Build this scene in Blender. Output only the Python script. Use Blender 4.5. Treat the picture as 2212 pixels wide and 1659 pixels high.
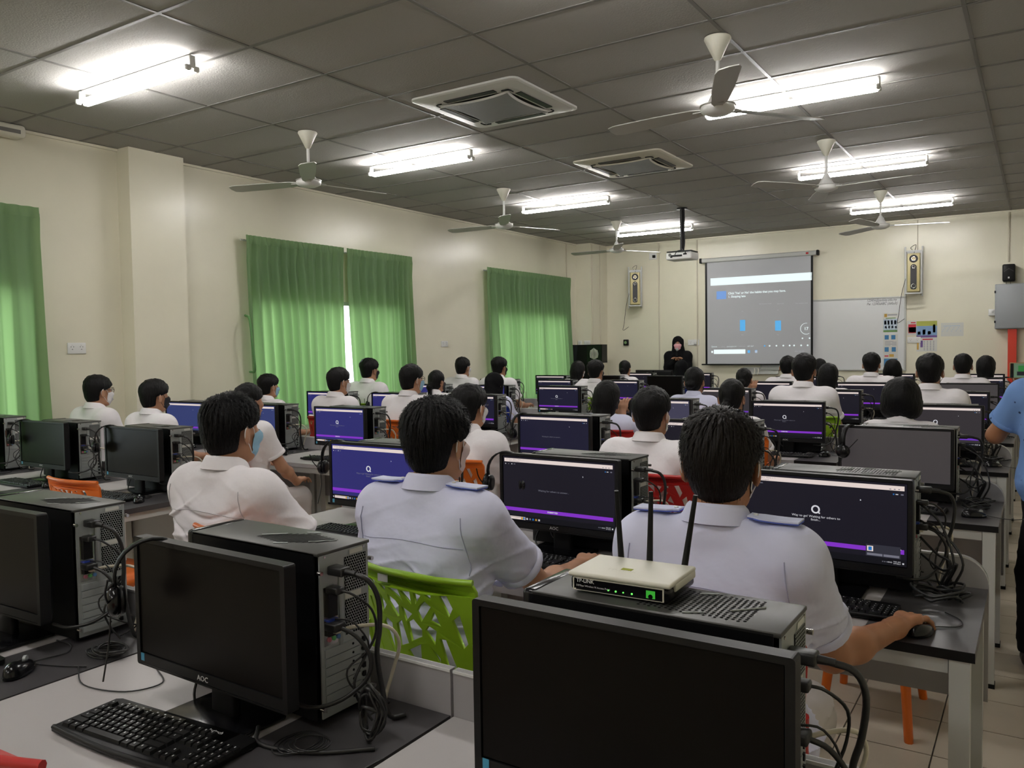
import bpy, bmesh, math, random
import numpy as np
from mathutils import Matrix, Vector
random.seed(7); rng = np.random.RandomState(7)
PI = math.pi
scene = bpy.context.scene
C = scene.collection
for o in list(bpy.data.objects): bpy.data.objects.remove(o, do_unlink=True)

# ------------------------------------------------------------------ camera
CAMZ = 1.562
right = Vector((0.83949, 0.543162, -0.0152116)); up = Vector((-0.01079, 0.0446528, 0.9989443)); fwd = Vector((-0.543268, 0.83844, -0.0433463))
cam = bpy.data.cameras.new('camera'); cam.sensor_width = 36.0; cam.sensor_fit = 'HORIZONTAL'
cam.lens = 1763.4 * 36.0 / 2212.0; cam.clip_start = 0.05; cam.clip_end = 200
camo = bpy.data.objects.new('camera', cam); C.objects.link(camo)
camo.matrix_world = Matrix(((right.x, up.x, -fwd.x, 0), (right.y, up.y, -fwd.y, 0), (right.z, up.z, -fwd.z, CAMZ), (0, 0, 0, 1)))
scene.camera = camo

# ------------------------------------------------------------------ world, exposure, light levels
world = bpy.data.worlds.new('world'); scene.world = world; world.use_nodes = True
wn = world.node_tree.nodes; wn.clear()
wo = wn.new('ShaderNodeOutputWorld'); wb = wn.new('ShaderNodeBackground')
wb.inputs[1].default_value = 5.2          # bright overcast sky over darker ground
wt = wn.new('ShaderNodeTexCoord'); ws = wn.new('ShaderNodeSeparateXYZ'); wr = wn.new('ShaderNodeMapRange'); wr.interpolation_type = 'SMOOTHSTEP'; wm = wn.new('ShaderNodeMix'); wm.data_type = 'RGBA'
wr.inputs['From Min'].default_value = -.25; wr.inputs['From Max'].default_value = -.02
wm.inputs['A'].default_value = (.20, .22, .16, 1); wm.inputs['B'].default_value = (.88, .95, 1.0, 1)
wl_ = world.node_tree.links; wl_.new(wt.outputs['Generated'], ws.inputs[0]); wl_.new(ws.outputs['Z'], wr.inputs['Value']); wl_.new(wr.outputs[0], wm.inputs['Factor']); wl_.new(wm.outputs['Result'], wb.inputs[0])
world.node_tree.links.new(wb.outputs[0], wo.inputs[0])
scene.view_settings.view_transform = 'Standard'; scene.view_settings.look = 'None'
scene.view_settings.gamma = 1.0; scene.view_settings.use_curve_mapping = False
scene.view_settings.exposure = 0.0
TUBE = 17.0          # emission of the fluorescent tubes
scene.cycles.max_bounces = 8; scene.cycles.diffuse_bounces = 4; scene.cycles.sample_clamp_indirect = 4.0

# ------------------------------------------------------------------ room numbers
CEIL = 3.406; XL = -7.0; XR = 1.0; YB = -4.2; YF = 13.6
ROW = [1.235, 2.90, 4.64, 6.38, 8.10, 9.72, 11.25, 12.55]     # near face of the tower cases in each desk row
def colx(c, j):      # x of the rear (right) face of a tower case
    return {0: -.32 - .012 * j, 1: -1.30 - .024 * j, 2: -2.28 - .032 * j, 4: -4.24 - .02 * j, 5: -5.215 - .02 * j, 6: -6.19 - .012 * j}[c]
DESK = .74; TL, TW, TH = .465, .160, .386

# ------------------------------------------------------------------ materials
MATS = {}
def mat(name, col, rough=.5, metal=0.0, spec=.5, emit=None, es=1.0, bump=0, bscale=200, var=0, vscale=8, trans=0, coat=0, aniso=None):
    if name in MATS: return MATS[name]
    m = bpy.data.materials.new(name); m.use_nodes = True
    nt = m.node_tree; b = nt.nodes['Principled BSDF']
    b.inputs['Base Color'].default_value = (*col, 1); b.inputs['Roughness'].default_value = rough
    b.inputs['Metallic'].default_value = metal; b.inputs['Specular IOR Level'].default_value = spec
    if coat: b.inputs['Coat Weight'].default_value = coat; b.inputs['Coat Roughness'].default_value = .15
    if emit is not None:
        b.inputs['Emission Color'].default_value = (*emit, 1); b.inputs['Emission Strength'].default_value = es
    if var or bump:
        tc = nt.nodes.new('ShaderNodeTexCoord'); mp = nt.nodes.new('ShaderNodeMapping')
        nt.links.new(tc.outputs['Object'], mp.inputs[0])
        if aniso: mp.inputs['Scale'].default_value = aniso
    if var:
        n = nt.nodes.new('ShaderNodeTexNoise'); n.inputs['Scale'].default_value = vscale; n.inputs['Detail'].default_value = 5
        nt.links.new(mp.outputs[0], n.inputs['Vector'])
        r = nt.nodes.new('ShaderNodeMapRange'); r.inputs['To Min'].default_value = 1 - var; r.inputs['To Max'].default_value = 1 + var
        r.inputs['From Min'].default_value = .3; r.inputs['From Max'].default_value = .7
        nt.links.new(n.outputs['Fac'], r.inputs['Value'])
        h = nt.nodes.new('ShaderNodeMix'); h.data_type = 'RGBA'; h.blend_type = 'MULTIPLY'; h.inputs['Factor'].default_value = 1
        h.inputs['A'].default_value = (*col, 1); nt.links.new(r.outputs[0], h.inputs['B']); nt.links.new(h.outputs['Result'], b.inputs['Base Color'])
    if bump:
        n2 = nt.nodes.new('ShaderNodeTexNoise'); n2.inputs['Scale'].default_value = bscale; n2.inputs['Detail'].default_value = 3
        nt.links.new(mp.outputs[0], n2.inputs['Vector'])
        bp = nt.nodes.new('ShaderNodeBump'); bp.inputs['Strength'].default_value = bump; bp.inputs['Distance'].default_value = .01
        nt.links.new(n2.outputs['Fac'], bp.inputs['Height']); nt.links.new(bp.outputs[0], b.inputs['Normal'])
    MATS[name] = m; return m
def emis(name, col, s=1.0):
    if name in MATS: return MATS[name]
    m = bpy.data.materials.new(name); m.use_nodes = True; nt = m.node_tree
    b = nt.nodes['Principled BSDF']; b.inputs['Base Color'].default_value = (.01, .01, .012, 1); b.inputs['Roughness'].default_value = .38
    b.inputs['Specular IOR Level'].default_value = .05
    b.inputs['Emission Color'].default_value = (*col, 1); b.inputs['Emission Strength'].default_value = s
    MATS[name] = m; return m
def srgb(r, g, b):
    f = lambda c: (c / 255 / 12.92) if c / 255 <= .04045 else ((c / 255 + .055) / 1.055) ** 2.4
    return (f(r), f(g), f(b))

M_WALL = mat('cream_wall_paint', (.76, .725, .58), .27, bump=.10, bscale=3.0, var=.03, vscale=2, spec=.42)
M_CEIL = mat('ceiling_tile', (.36, .35, .33), .9, bump=.25, bscale=90, spec=.2)
M_TBAR = mat('ceiling_bar', (.17, .165, .155), .5, spec=.3)
M_FLOOR = mat('floor_tile', (.46, .40, .32), .28, var=.06, vscale=5, bump=.02, bscale=30)
M_GROUT = mat('floor_grout', (.16, .14, .12), .8)
M_WHITE = mat('white_plastic', (.75, .75, .73), .4)
M_WHITEL = mat('white_laminate', (.47, .445, .44), .38, var=.03, vscale=3)
M_DARKL = mat('dark_grey_laminate', (.055, .052, .055), .34, var=.10, vscale=6)
M_PANEL = mat('grey_desk_panel', (.36, .345, .35), .5)
M_STEELP = mat('painted_steel_leg', (.50, .51, .49), .42)
M_BLACK = mat('black_plastic', (.0055, .0055, .006), .42, spec=.22, bump=.03, bscale=600)
M_BLACKG = mat('black_gloss', (.004, .004, .005), .2, spec=.3)
M_CASE = mat('black_case_steel', (.003, .003, .0035), .42, spec=.14)
M_CASETOP = mat('case_top_steel', (.045, .045, .042), .42, spec=.5, bump=.03, bscale=900)
M_ZINC = mat('zinc_plate', (.36, .385, .38), .45, metal=.35, var=.06, vscale=20)
M_STEEL = mat('bright_steel', (.62, .60, .58), .22, metal=1.0)
M_HOLE = mat('dark_void', (.004, .004, .004), .9, spec=.1)
M_CABLE = mat('black_cable', (.010, .010, .010), .42)
M_CABLEW = mat('cream_cable', (.60, .55, .44), .5)
M_CABLEB = mat('blue_cable', (.03, .12, .30), .5)
M_CREAM = mat('cream_plastic', (.72, .70, .60), .45)
M_FANB = mat('fan_blade_paint', (.42, .415, .385), .38, spec=.4)
M_LABEL = mat('pale_sticker', (.62, .62, .58), .6)
M_INK = mat('printed_ink', (.05, .05, .06), .6)
M_LOGO = mat('silver_print', (.62, .62, .62), .4)
M_STARB = mat('energy_sticker_blue', (.05, .28, .45), .5)
M_GREENC = mat('lime_plastic', (.27, .47, .015), .36, var=.03)
M_ORANGEC = mat('orange_plastic', (.62, .125, .008), .38)
M_REDC = mat('red_plastic', (.42, .012, .010), .36)
M_BLUEC = mat('blue_plastic', (.01, .03, .30), .38)
M_SKIN = mat('skin', (.43, .225, .135), .5, spec=.35, var=.06, vscale=14)
M_SKIN2 = mat('skin_warm', (.36, .165, .085), .5, spec=.35, var=.06, vscale=14)
M_HAIR = mat('black_hair', (.0045, .0042, .0045), .52, spec=.16, bump=.5, bscale=140, aniso=(1, 1, .15))
M_HAIRB = mat('brown_black_hair', (.0075, .0054, .0042), .50, spec=.2, bump=.5, bscale=140, aniso=(1, 1, .15))
M_SHIRTW = mat('white_shirt_cotton', (.80, .765, .785), .85, spec=.15, bump=.55, bscale=13)
M_SHIRTL = mat('lavender_shirt_cotton', (.66, .67, .84), .85, spec=.15, bump=.55, bscale=13)
M_SHIRTB = mat('light_blue_shirt_cotton', (.17, .30, .60), .85, spec=.15, var=.06, vscale=60)
def motif(m):
    nt = m.node_tree; tc = nt.nodes.new('ShaderNodeTexCoord'); v = nt.nodes.new('ShaderNodeTexVoronoi'); v.inputs['Scale'].default_value = 17
    r = nt.nodes.new('ShaderNodeMapRange'); r.inputs['From Min'].default_value = .10; r.inputs['From Max'].default_value = .14; mx = nt.nodes.new('ShaderNodeMix'); mx.data_type = 'RGBA'
    mx.inputs['A'].default_value = (.03, .05, .12, 1); mx.inputs['B'].default_value = (.17, .30, .60, 1)
    nt.links.new(tc.outputs['Object'], v.inputs['Vector']); nt.links.new(v.outputs['Distance'], r.inputs['Value']); nt.links.new(r.outputs[0], mx.inputs['Factor']); nt.links.new(mx.outputs['Result'], nt.nodes['Principled BSDF'].inputs['Base Color'])
motif(M_SHIRTB)
M_EPAU = mat('pale_blue_epaulette', (.60, .63, .80), .85, spec=.1)
M_EPAUB = mat('blue_epaulette_lining', (.10, .14, .50), .85, spec=.1)
M_TROUW = mat('offwhite_trousers', (.58, .54, .53), .9, spec=.1)
M_TROUB = mat('black_trousers', (.008, .008, .009), .9, spec=.1)
M_ROBE = mat('black_robe_cloth', (.006, .006, .007), .9, spec=.1)
M_MASKW = mat('white_mask', (.72, .70, .70), .9)
M_MASKB = mat('blue_mask', (.30, .52, .68), .9)
M_MASKK = mat('black_mask', (.015, .015, .02), .9)
M_MASKP = mat('pink_mask', (.75, .38, .42), .9)
M_SHOE = mat('dark_shoe', (.02, .018, .016), .5)
M_EYE = mat('eye', (.03, .02, .015), .2)
M_BROWN = mat('phone_case_gold', (.35, .20, .08), .4)

# ------------------------------------------------------------------ object helpers
def link(o):
    C.objects.link(o); return o
def obj(name, mesh, parent=None, loc=None, rot=None):
    o = bpy.data.objects.new(name, mesh); C.objects.link(o)
    if parent is not None: o.parent = parent
    if loc is not None: o.location = loc
    if rot is not None: o.rotation_euler = rot
    return o
def empty(name, loc=(0, 0, 0), rz=0.0, scale=1.0):
    o = bpy.data.objects.new(name, None); C.objects.link(o); o.location = loc; o.rotation_euler = (0, 0, rz); o.scale = (scale,) * 3
    o.empty_display_size = .05
    return o
def tag(o, label=None, cat=None, group=None, kind=None):
    if label: o['label'] = label
    if cat: o['category'] = cat
    if group: o['group'] = group
    if kind: o['kind'] = kind
    return o
def copy_tree(o, parent=None, skip=()):
    c = o.copy(); C.objects.link(c)
    if parent is not None: c.parent = parent
    for ch in CH(o):
        if ch.name.split('.')[0] not in skip: copy_tree(ch, c, skip)
    return c
def CH(o): return [x for x in o.children]

class MB:
    """mesh builder: several shapes with material slots, linked as one mesh"""
    def __init__(s): s.v = []; s.f = []; s.m = []; s.sm = []
    def add(s, vs, fs, mi=0, smooth=False):
        b = len(s.v); s.v.extend([tuple(map(float, p)) for p in vs])
        for f in fs: s.f.append(tuple(i + b for i in f)); s.m.append(mi); s.sm.append(smooth)
        return s
    def box(s, c, d, mi=0, rz=0.0, M=None):
        x, y, z = d[0] / 2, d[1] / 2, d[2] / 2
        vs = [(-x, -y, -z), (x, -y, -z), (x, y, -z), (-x, y, -z), (-x, -y, z), (x, -y, z), (x, y, z), (-x, y, z)]
        if rz: cr, sr = math.cos(rz), math.sin(rz); vs = [(a * cr - b * sr, a * sr + b * cr, e) for a, b, e in vs]
        if M is not None: vs = [tuple(M @ Vector(p)) for p in vs]
        vs = [(p[0] + c[0], p[1] + c[1], p[2] + c[2]) for p in vs]
        return s.add(vs, [(0, 3, 2, 1), (4, 5, 6, 7), (0, 1, 5, 4), (1, 2, 6, 5), (2, 3, 7, 6), (3, 0, 4, 7)], mi)
    def rbox(s, c, d, r=.004, mi=0, seg=2, rz=0.0, M=None, smooth=True):
        bm = bmesh.new(); bmesh.ops.create_cube(bm, size=1.0)
        for v in bm.verts: v.co = Vector((v.co.x * d[0], v.co.y * d[1], v.co.z * d[2]))
        r = min(r, min(d) * .49)
        bmesh.ops.bevel(bm, geom=list(bm.edges), offset=r, segments=seg, profile=.5, affect='EDGES')
        bm.verts.index_update()
        R = Matrix.Rotation(rz, 4, 'Z') if M is None else M.to_4x4()
        vs = [tuple((R @ v.co) + Vector(c)) for v in bm.verts]; fs = [tuple(v.index for v in f.verts) for f in bm.faces]; bm.free()
        return s.add(vs, fs, mi, smooth)
    def cyl(s, a, b, r, r2=None, n=16, mi=0, cap=True, smooth=True):
        a = Vector(a); b = Vector(b); r2 = r if r2 is None else r2
        z = (b - a).normalized(); x = z.orthogonal().normalized(); y = z.cross(x)
        vs = []
        for k in range(n):
            t = 2 * PI * k / n; d = x * math.cos(t) + y * math.sin(t); vs.append(a + d * r)
        for k in range(n):
            t = 2 * PI * k / n; d = x * math.cos(t) + y * math.sin(t); vs.append(b + d * r2)
        s.add(vs, [(k, (k + 1) % n, n + (k + 1) % n, n + k) for k in range(n)], mi, smooth)
        if cap: s.add(vs, [tuple(range(n - 1, -1, -1)), tuple(range(n, 2 * n))], mi, False)
        return s
    def lathe(s, prof, n=24, c=(0, 0, 0), mi=0, cap=True):
        vs = []; m = len(prof)
        for (r, z) in prof:
            for k in range(n): t = 2 * PI * k / n; vs.append((c[0] + r * math.cos(t), c[1] + r * math.sin(t), c[2] + z))
        fs = [(i * n + k, i * n + (k + 1) % n, (i + 1) * n + (k + 1) % n, (i + 1) * n + k) for i in range(m - 1) for k in range(n)]
        s.add(vs, fs, mi, True)
        if cap: s.add(vs, [tuple(range(n - 1, -1, -1)), tuple(range((m - 1) * n, m * n))], mi)
        return s
    def tube(s, pts, r, n=7, mi=0, res=4, closed=False, r2=None):
        P = smooth_path(pts, res, closed); m = len(P)
        vs = []; T = []
        for i in range(m):
            a = P[(i - 1) % m] if (closed or i > 0) else P[i]; b = P[(i + 1) % m] if (closed or i < m - 1) else P[i]
            d = (b - a); T.append(d.normalized() if d.length > 1e-9 else Vector((0, 0, 1)))
        x = T[0].orthogonal().normalized()
        for i in range(m):
            x = (x - T[i] * x.dot(T[i])); x = x.normalized() if x.length > 1e-6 else T[i].orthogonal().normalized(); y = T[i].cross(x)
            rr = r if r2 is None else r + (r2 - r) * i / max(m - 1, 1)
            for k in range(n): t = 2 * PI * k / n; vs.append(P[i] + (x * math.cos(t) + y * math.sin(t)) * rr)
        fs = [(i * n + k, i * n + (k + 1) % n, ((i + 1) % m) * n + (k + 1) % n, ((i + 1) % m) * n + k) for i in range(m if closed else m - 1) for k in range(n)]
        s.add(vs, fs, mi, True)
        if not closed: s.add(vs, [tuple(range(n - 1, -1, -1)), tuple(range((m - 1) * n, m * n))], mi)
        return s
    def prism(s, poly, z0, z1, mi=0, plane='xy', off=0.0):
        n = len(poly)
        def P(a, b, c): return {'xy': (a, b, c), 'xz': (a, c, b), 'yz': (c, a, b)}[plane]
        vs = [P(a, b, z0) for a, b in poly] + [P(a, b, z1) for a, b in poly]
        return s.add(vs, [tuple(range(n - 1, -1, -1)), tuple(range(n, 2 * n))] + [(k, (k + 1) % n, n + (k + 1) % n, n + k) for k in range(n)], mi)
    def quad(s, a, b, c, d, mi=0): return s.add([a, b, c, d], [(0, 1, 2, 3)], mi)
    def mesh_from(s, me, M, mi=0):
        return s.add([tuple(M @ v.co) for v in me.vertices], [tuple(p.vertices) for p in me.polygons], mi)
    def mesh(s, name, mats):
        me = bpy.data.meshes.new(name); me.from_pydata(s.v, [], s.f)
        mats = mats if isinstance(mats, (list, tuple)) else [mats]
        for m in mats: me.materials.append(m)
        me.polygons.foreach_set('material_index', s.m); me.polygons.foreach_set('use_smooth', s.sm)
        me.update(); return me
    def build(s, name, mats, parent=None, loc=None, rot=None): return obj(name, s.mesh(name, mats), parent, loc, rot)

def smooth_path(pts, res=4, closed=False):
    P = [Vector(p) for p in pts]; n = len(P)
    if n < 3 or res <= 1: return P
    out = []
    for i in range(n if closed else n - 1):
        p0 = P[(i - 1) % n] if (closed or i > 0) else P[0] * 2 - P[1]; p1 = P[i]; p2 = P[(i + 1) % n]
        p3 = P[(i + 2) % n] if (closed or i < n - 2) else P[-1] * 2 - P[-2]
        for k in range(res):
            t = k / res
            out.append(.5 * ((2 * p1) + (p2 - p0) * t + (2 * p0 - 5 * p1 + 4 * p2 - p3) * t * t + (3 * p1 - p0 - 3 * p2 + p3) * t ** 3))
    if not closed: out.append(P[-1])
    return out

_txt = {}
def text_mesh(s, size=1.0, ext=0.0, align='CENTER', shear=0.0, bold=0.0):
    key = (s, size, ext, align, shear, bold)
    if key in _txt: return _txt[key]
    cu = bpy.data.curves.new('txt', 'FONT'); cu.body = s; cu.size = size; cu.extrude = ext; cu.align_x = align; cu.align_y = 'CENTER'; cu.shear = shear
    cu.resolution_u = 2; cu.offset = bold
    o = bpy.data.objects.new('txt', cu); C.objects.link(o)
    dg = bpy.context.evaluated_depsgraph_get(); me = bpy.data.meshes.new_from_object(o.evaluated_get(dg))
    bpy.data.objects.remove(o, do_unlink=True); bpy.data.curves.remove(cu)
    _txt[key] = me; return me
def rrect(x0, y0, x1, y1, r, n=4):
    out = []
    for cx, cy, a0 in ((x1 - r, y1 - r, 0), (x0 + r, y1 - r, PI / 2), (x0 + r, y0 + r, PI), (x1 - r, y0 + r, 3 * PI / 2)):
        for k in range(n + 1): t = a0 + PI / 2 * k / n; out.append((cx + r * math.cos(t), cy + r * math.sin(t)))
    return out
def filled_with_holes(outer, holes, thick, bevel=0.0):
    """flat plate (xy) with holes as a mesh"""
    cu = bpy.data.curves.new('plate', 'CURVE'); cu.dimensions = '2D'; cu.fill_mode = 'BOTH'; cu.extrude = thick / 2; cu.bevel_depth = bevel; cu.bevel_resolution = 1
    for poly in [outer] + holes:
        sp = cu.splines.new('POLY'); sp.points.add(len(poly) - 1); sp.use_cyclic_u = True
        for p, q in zip(sp.points, poly): p.co = (q[0], q[1], 0, 1)
    o = bpy.data.objects.new('plate', cu); C.objects.link(o)
    dg = bpy.context.evaluated_depsgraph_get(); me = bpy.data.meshes.new_from_object(o.evaluated_get(dg))
    bpy.data.objects.remove(o, do_unlink=True)
    return me
NTH = ['first', 'second', 'third', 'fourth', 'fifth', 'sixth', 'seventh', 'eighth']
def seat_words(j, c):
    blk = {0: 'right-hand end', 1: 'middle of right block', 2: 'aisle end of right block', 4: 'aisle end of left block', 5: 'middle of left block', 6: 'curtain end'}[c]
    return '%s row, %s' % (NTH[j], blk)
# ================================================================== THE SETTING
# ---- floor
m = MB(); m.box(((XL + XR) / 2, (YB + YF) / 2, -.03), (XR - XL + .4, YF - YB + .4, .05))
floor = tag(m.build('floor', M_GROUT), kind='structure')
FT = .328
tile_me = MB().box((0, 0, -.001), (FT - .006, FT - .006, .010)).mesh('tile', M_FLOOR)
rest = MB()
for i in range(-22, 5):
    for k in range(-14, 42):
        x = -.164 + FT * i; y = 3.38 + FT * (k - 10) + FT / 2
        if not (XL < x - .1 and x + .1 < XR and YB < y - .1 and y + .1 < YF): continue
        if -1.2 < x < .6 and 1.8 < y < 9.2: obj('tile', tile_me, floor, (x, y, 0))
        else: rest.box((x, y, -.001), (FT - .006, FT - .006, .010))
tag(rest.build('tile_field', M_FLOOR, floor), kind='stuff')

# ---- ceiling : suspended grid, 1.22 x 0.61 m panels
m = MB(); m.box(((XL + XR) / 2, (YB + YF) / 2, CEIL + .10), (XR - XL + .4, YF - YB + .4, .10))
ceil = tag(m.build('ceiling', M_CEIL), kind='structure')
GX0, GY0 = -4.0334, 2.7563
xs = sorted([GX0 + 1.22 * i for i in range(-3, 5) if XL < GX0 + 1.22 * i < XR] + [XL, XR])
ys = sorted([GY0 + .61 * k for k in range(-12, 20) if YB < GY0 + .61 * k < YF - .05] + [YB, YF])
pm = {}
for a, b in zip(xs[:-1], xs[1:]):
    for p, q in zip(ys[:-1], ys[1:]):
        w, h = round(b - a - .006, 3), round(q - p - .006, 3)
        if (w, h) not in pm: pm[(w, h)] = MB().box((0, 0, 0), (w, h, .014)).mesh('ceiling_panel', M_CEIL)
        t = obj('ceiling_panel', pm[(w, h)], ceil, ((a + b) / 2, (p + q) / 2, CEIL + .010))
        t.rotation_euler = (random.uniform(-.002, .002), random.uniform(-.001, .001), 0)
for x in xs[1:-1]:
    m = MB(); m.box((x, (YB + YF) / 2, CEIL + .001), (.022, YF - YB, .005)); m.build('grid_bar', M_TBAR, ceil)
ybar = MB().box((0, 0, 0), (XR - XL, .022, .005)).mesh('grid_bar', M_TBAR)
for y in ys[1:-1]: obj('grid_bar', ybar, ceil, ((XL + XR) / 2, y, CEIL + .0005))

# ---- walls
WIN = [(.9, 3.42), (5.78, 8.18), (10.28, 12.48)]; WZ0, WZ1 = .72, 2.15; WT = .12
m = MB(); xc = XL - WT / 2
ycur = YB
for a, b in WIN:
    m.box((xc, (ycur + a) / 2, CEIL / 2 + .05), (WT, a - ycur, CEIL + .1)); ycur = b
    m.box((xc, (a + b) / 2, WZ0 / 2), (WT, b - a, WZ0)); m.box((xc, (a + b) / 2, (WZ1 + CEIL + .1) / 2), (WT, b - a, CEIL + .1 - WZ1))
m.box((xc, (ycur + YF) / 2, CEIL / 2 + .05), (WT, YF - ycur, CEIL + .1))
wl = tag(m.build('wall_left', M_WALL), kind='structure')
m = MB(); m.box(((XL - 6.815) / 2, (4.315 + 4.87) / 2, CEIL / 2), (-6.815 - XL, 4.87 - 4.315, CEIL)); m.build('pilaster', M_WALL, wl)
m = MB(); m.box(((XL - 6.70) / 2, 13.28, CEIL / 2), (-6.70 - XL, YF - 12.96, CEIL)); m.build('corner_pier', M_WALL, wl)
m = MB(); m.box(((XL + XR) / 2, YF + .08, CEIL / 2 + .05), (XR - XL + .32, .16, CEIL + .1)); wf = tag(m.build('wall_front', M_WALL), kind='structure')
m = MB(); m.box((XR + .08, (YB + YF) / 2, CEIL / 2 + .05), (.16, YF - YB, CEIL + .1)); tag(m.build('wall_right', M_WALL), kind='structure')
m = MB(); m.box(((XL + XR) / 2, YB - .08, CEIL / 2 + .05), (XR - XL + .32, .16, CEIL + .1)); tag(m.build('wall_back', M_WALL), kind='structure')
# ceiling edge strip and conduits
for nm, c, d, r in (('trim_1', (XL + .012, (YB + YF) / 2, CEIL - .012), (.022, YF - YB, .022), M_WALL), ('trim_2', ((-6.7 + XR) / 2, YF - .012, CEIL - .012), (XR + 6.7, .022, .022), M_WALL)):
    tag(MB().box(c, d).build(nm, r), kind='structure')
M_COND = mat('painted_conduit', (.62, .57, .45), .4)
def conduit(nm, x, y, z0, z1, w=.022): tag(MB().rbox((x, y, (z0 + z1) / 2), (w, .018, z1 - z0), .004).build(nm, M_COND), kind='structure')
conduit('trim_3', -6.985, 12.60, .2, CEIL, .016); conduit('trim_4', -6.69, 12.99, .2, CEIL - .02); conduit('trim_5', -5.68, YF - .01, .2, CEIL - .02); conduit('trim_6', -4.98, YF - .01, .2, CEIL - .02)
conduit('trim_7', -1.56, YF - .01, 2.9, CEIL - .02, .012); conduit('trim_8', -.395, YF - .01, 2.68, CEIL - .02); conduit('trim_9', -6.69, 13.3, .2, CEIL - .02, .012)

# ---- windows (frames, panes) behind the curtains
M_FRAME = mat('window_frame_paint', (.55, .55, .53), .4)
g = bpy.data.materials.new('window_glass'); g.use_nodes = True; nt = g.node_tree; nt.nodes.clear()
o_ = nt.nodes.new('ShaderNodeOutputMaterial'); mx = nt.nodes.new('ShaderNodeMixShader'); tr = nt.nodes.new('ShaderNodeBsdfTransparent'); gl = nt.nodes.new('ShaderNodeBsdfGlossy')
tr.inputs[0].default_value = (.92, .95, .95, 1); gl.inputs['Roughness'].default_value = .05; mx.inputs[0].default_value = .07
nt.links.new(tr.outputs[0], mx.inputs[1]); nt.links.new(gl.outputs[0], mx.inputs[2]); nt.links.new(mx.outputs[0], o_.inputs[0])
for wi, (a, b) in enumerate(WIN):
    m = MB(); xw = XL - .06
    for y in (a + .02, b - .02): m.box((xw, y, (WZ0 + WZ1) / 2), (.05, .04, WZ1 - WZ0))
    for z in (WZ0 + .02, WZ1 - .02): m.box((xw, (a + b) / 2, z), (.05, b - a - .08, .04))
    n = 3
    for k in range(1, n): m.box((xw, a + (b - a) * k / n, (WZ0 + WZ1) / 2), (.05, .035, WZ1 - WZ0 - .08))
    w = tag(m.build('window_%d' % (wi + 1), M_FRAME), kind='structure')
    for k in range(n):
        y0 = a + (b - a) * k / n + .02; y1 = a + (b - a) * (k + 1) / n - .02
        MB().box((xw, (y0 + y1) / 2, (WZ0 + WZ1) / 2), (.005, y1 - y0, WZ1 - WZ0 - .08)).build('pane', g, w)

# ---- curtains : pleated green cloth
cm = bpy.data.materials.new('green_curtain_cloth'); cm.use_nodes = True; nt = cm.node_tree; nt.nodes.clear()
o_ = nt.nodes.new('ShaderNodeOutputMaterial'); mx = nt.nodes.new('ShaderNodeMixShader'); di = nt.nodes.new('ShaderNodeBsdfDiffuse'); tl = nt.nodes.new('ShaderNodeBsdfTranslucent')
sh = nt.nodes.new('ShaderNodeBsdfSheen') if hasattr(bpy.types, 'ShaderNodeBsdfSheen') else None
di.inputs[0].default_value = (.21, .31, .19, 1); tl.inputs[0].default_value = (.36, .57, .22, 1); mx.inputs[0].default_value = .42
tc = nt.nodes.new('ShaderNodeTexCoord'); wv = nt.nodes.new('ShaderNodeTexNoise'); wv.inputs['Scale'].default_value = 350; bp = nt.nodes.new('ShaderNodeBump'); bp.inputs['Strength'].default_value = .12; bp.inputs['Distance'].default_value = .004
nt.links.new(tc.outputs['Object'], wv.inputs['Vector']); nt.links.new(wv.outputs['Fac'], bp.inputs['Height']); nt.links.new(bp.outputs[0], di.inputs['Normal'])
nt.links.new(di.outputs[0], mx.inputs[1]); nt.links.new(tl.outputs[0], mx.inputs[2]); nt.links.new(mx.outputs[0], o_.inputs[0])
M_CURT = cm
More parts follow.
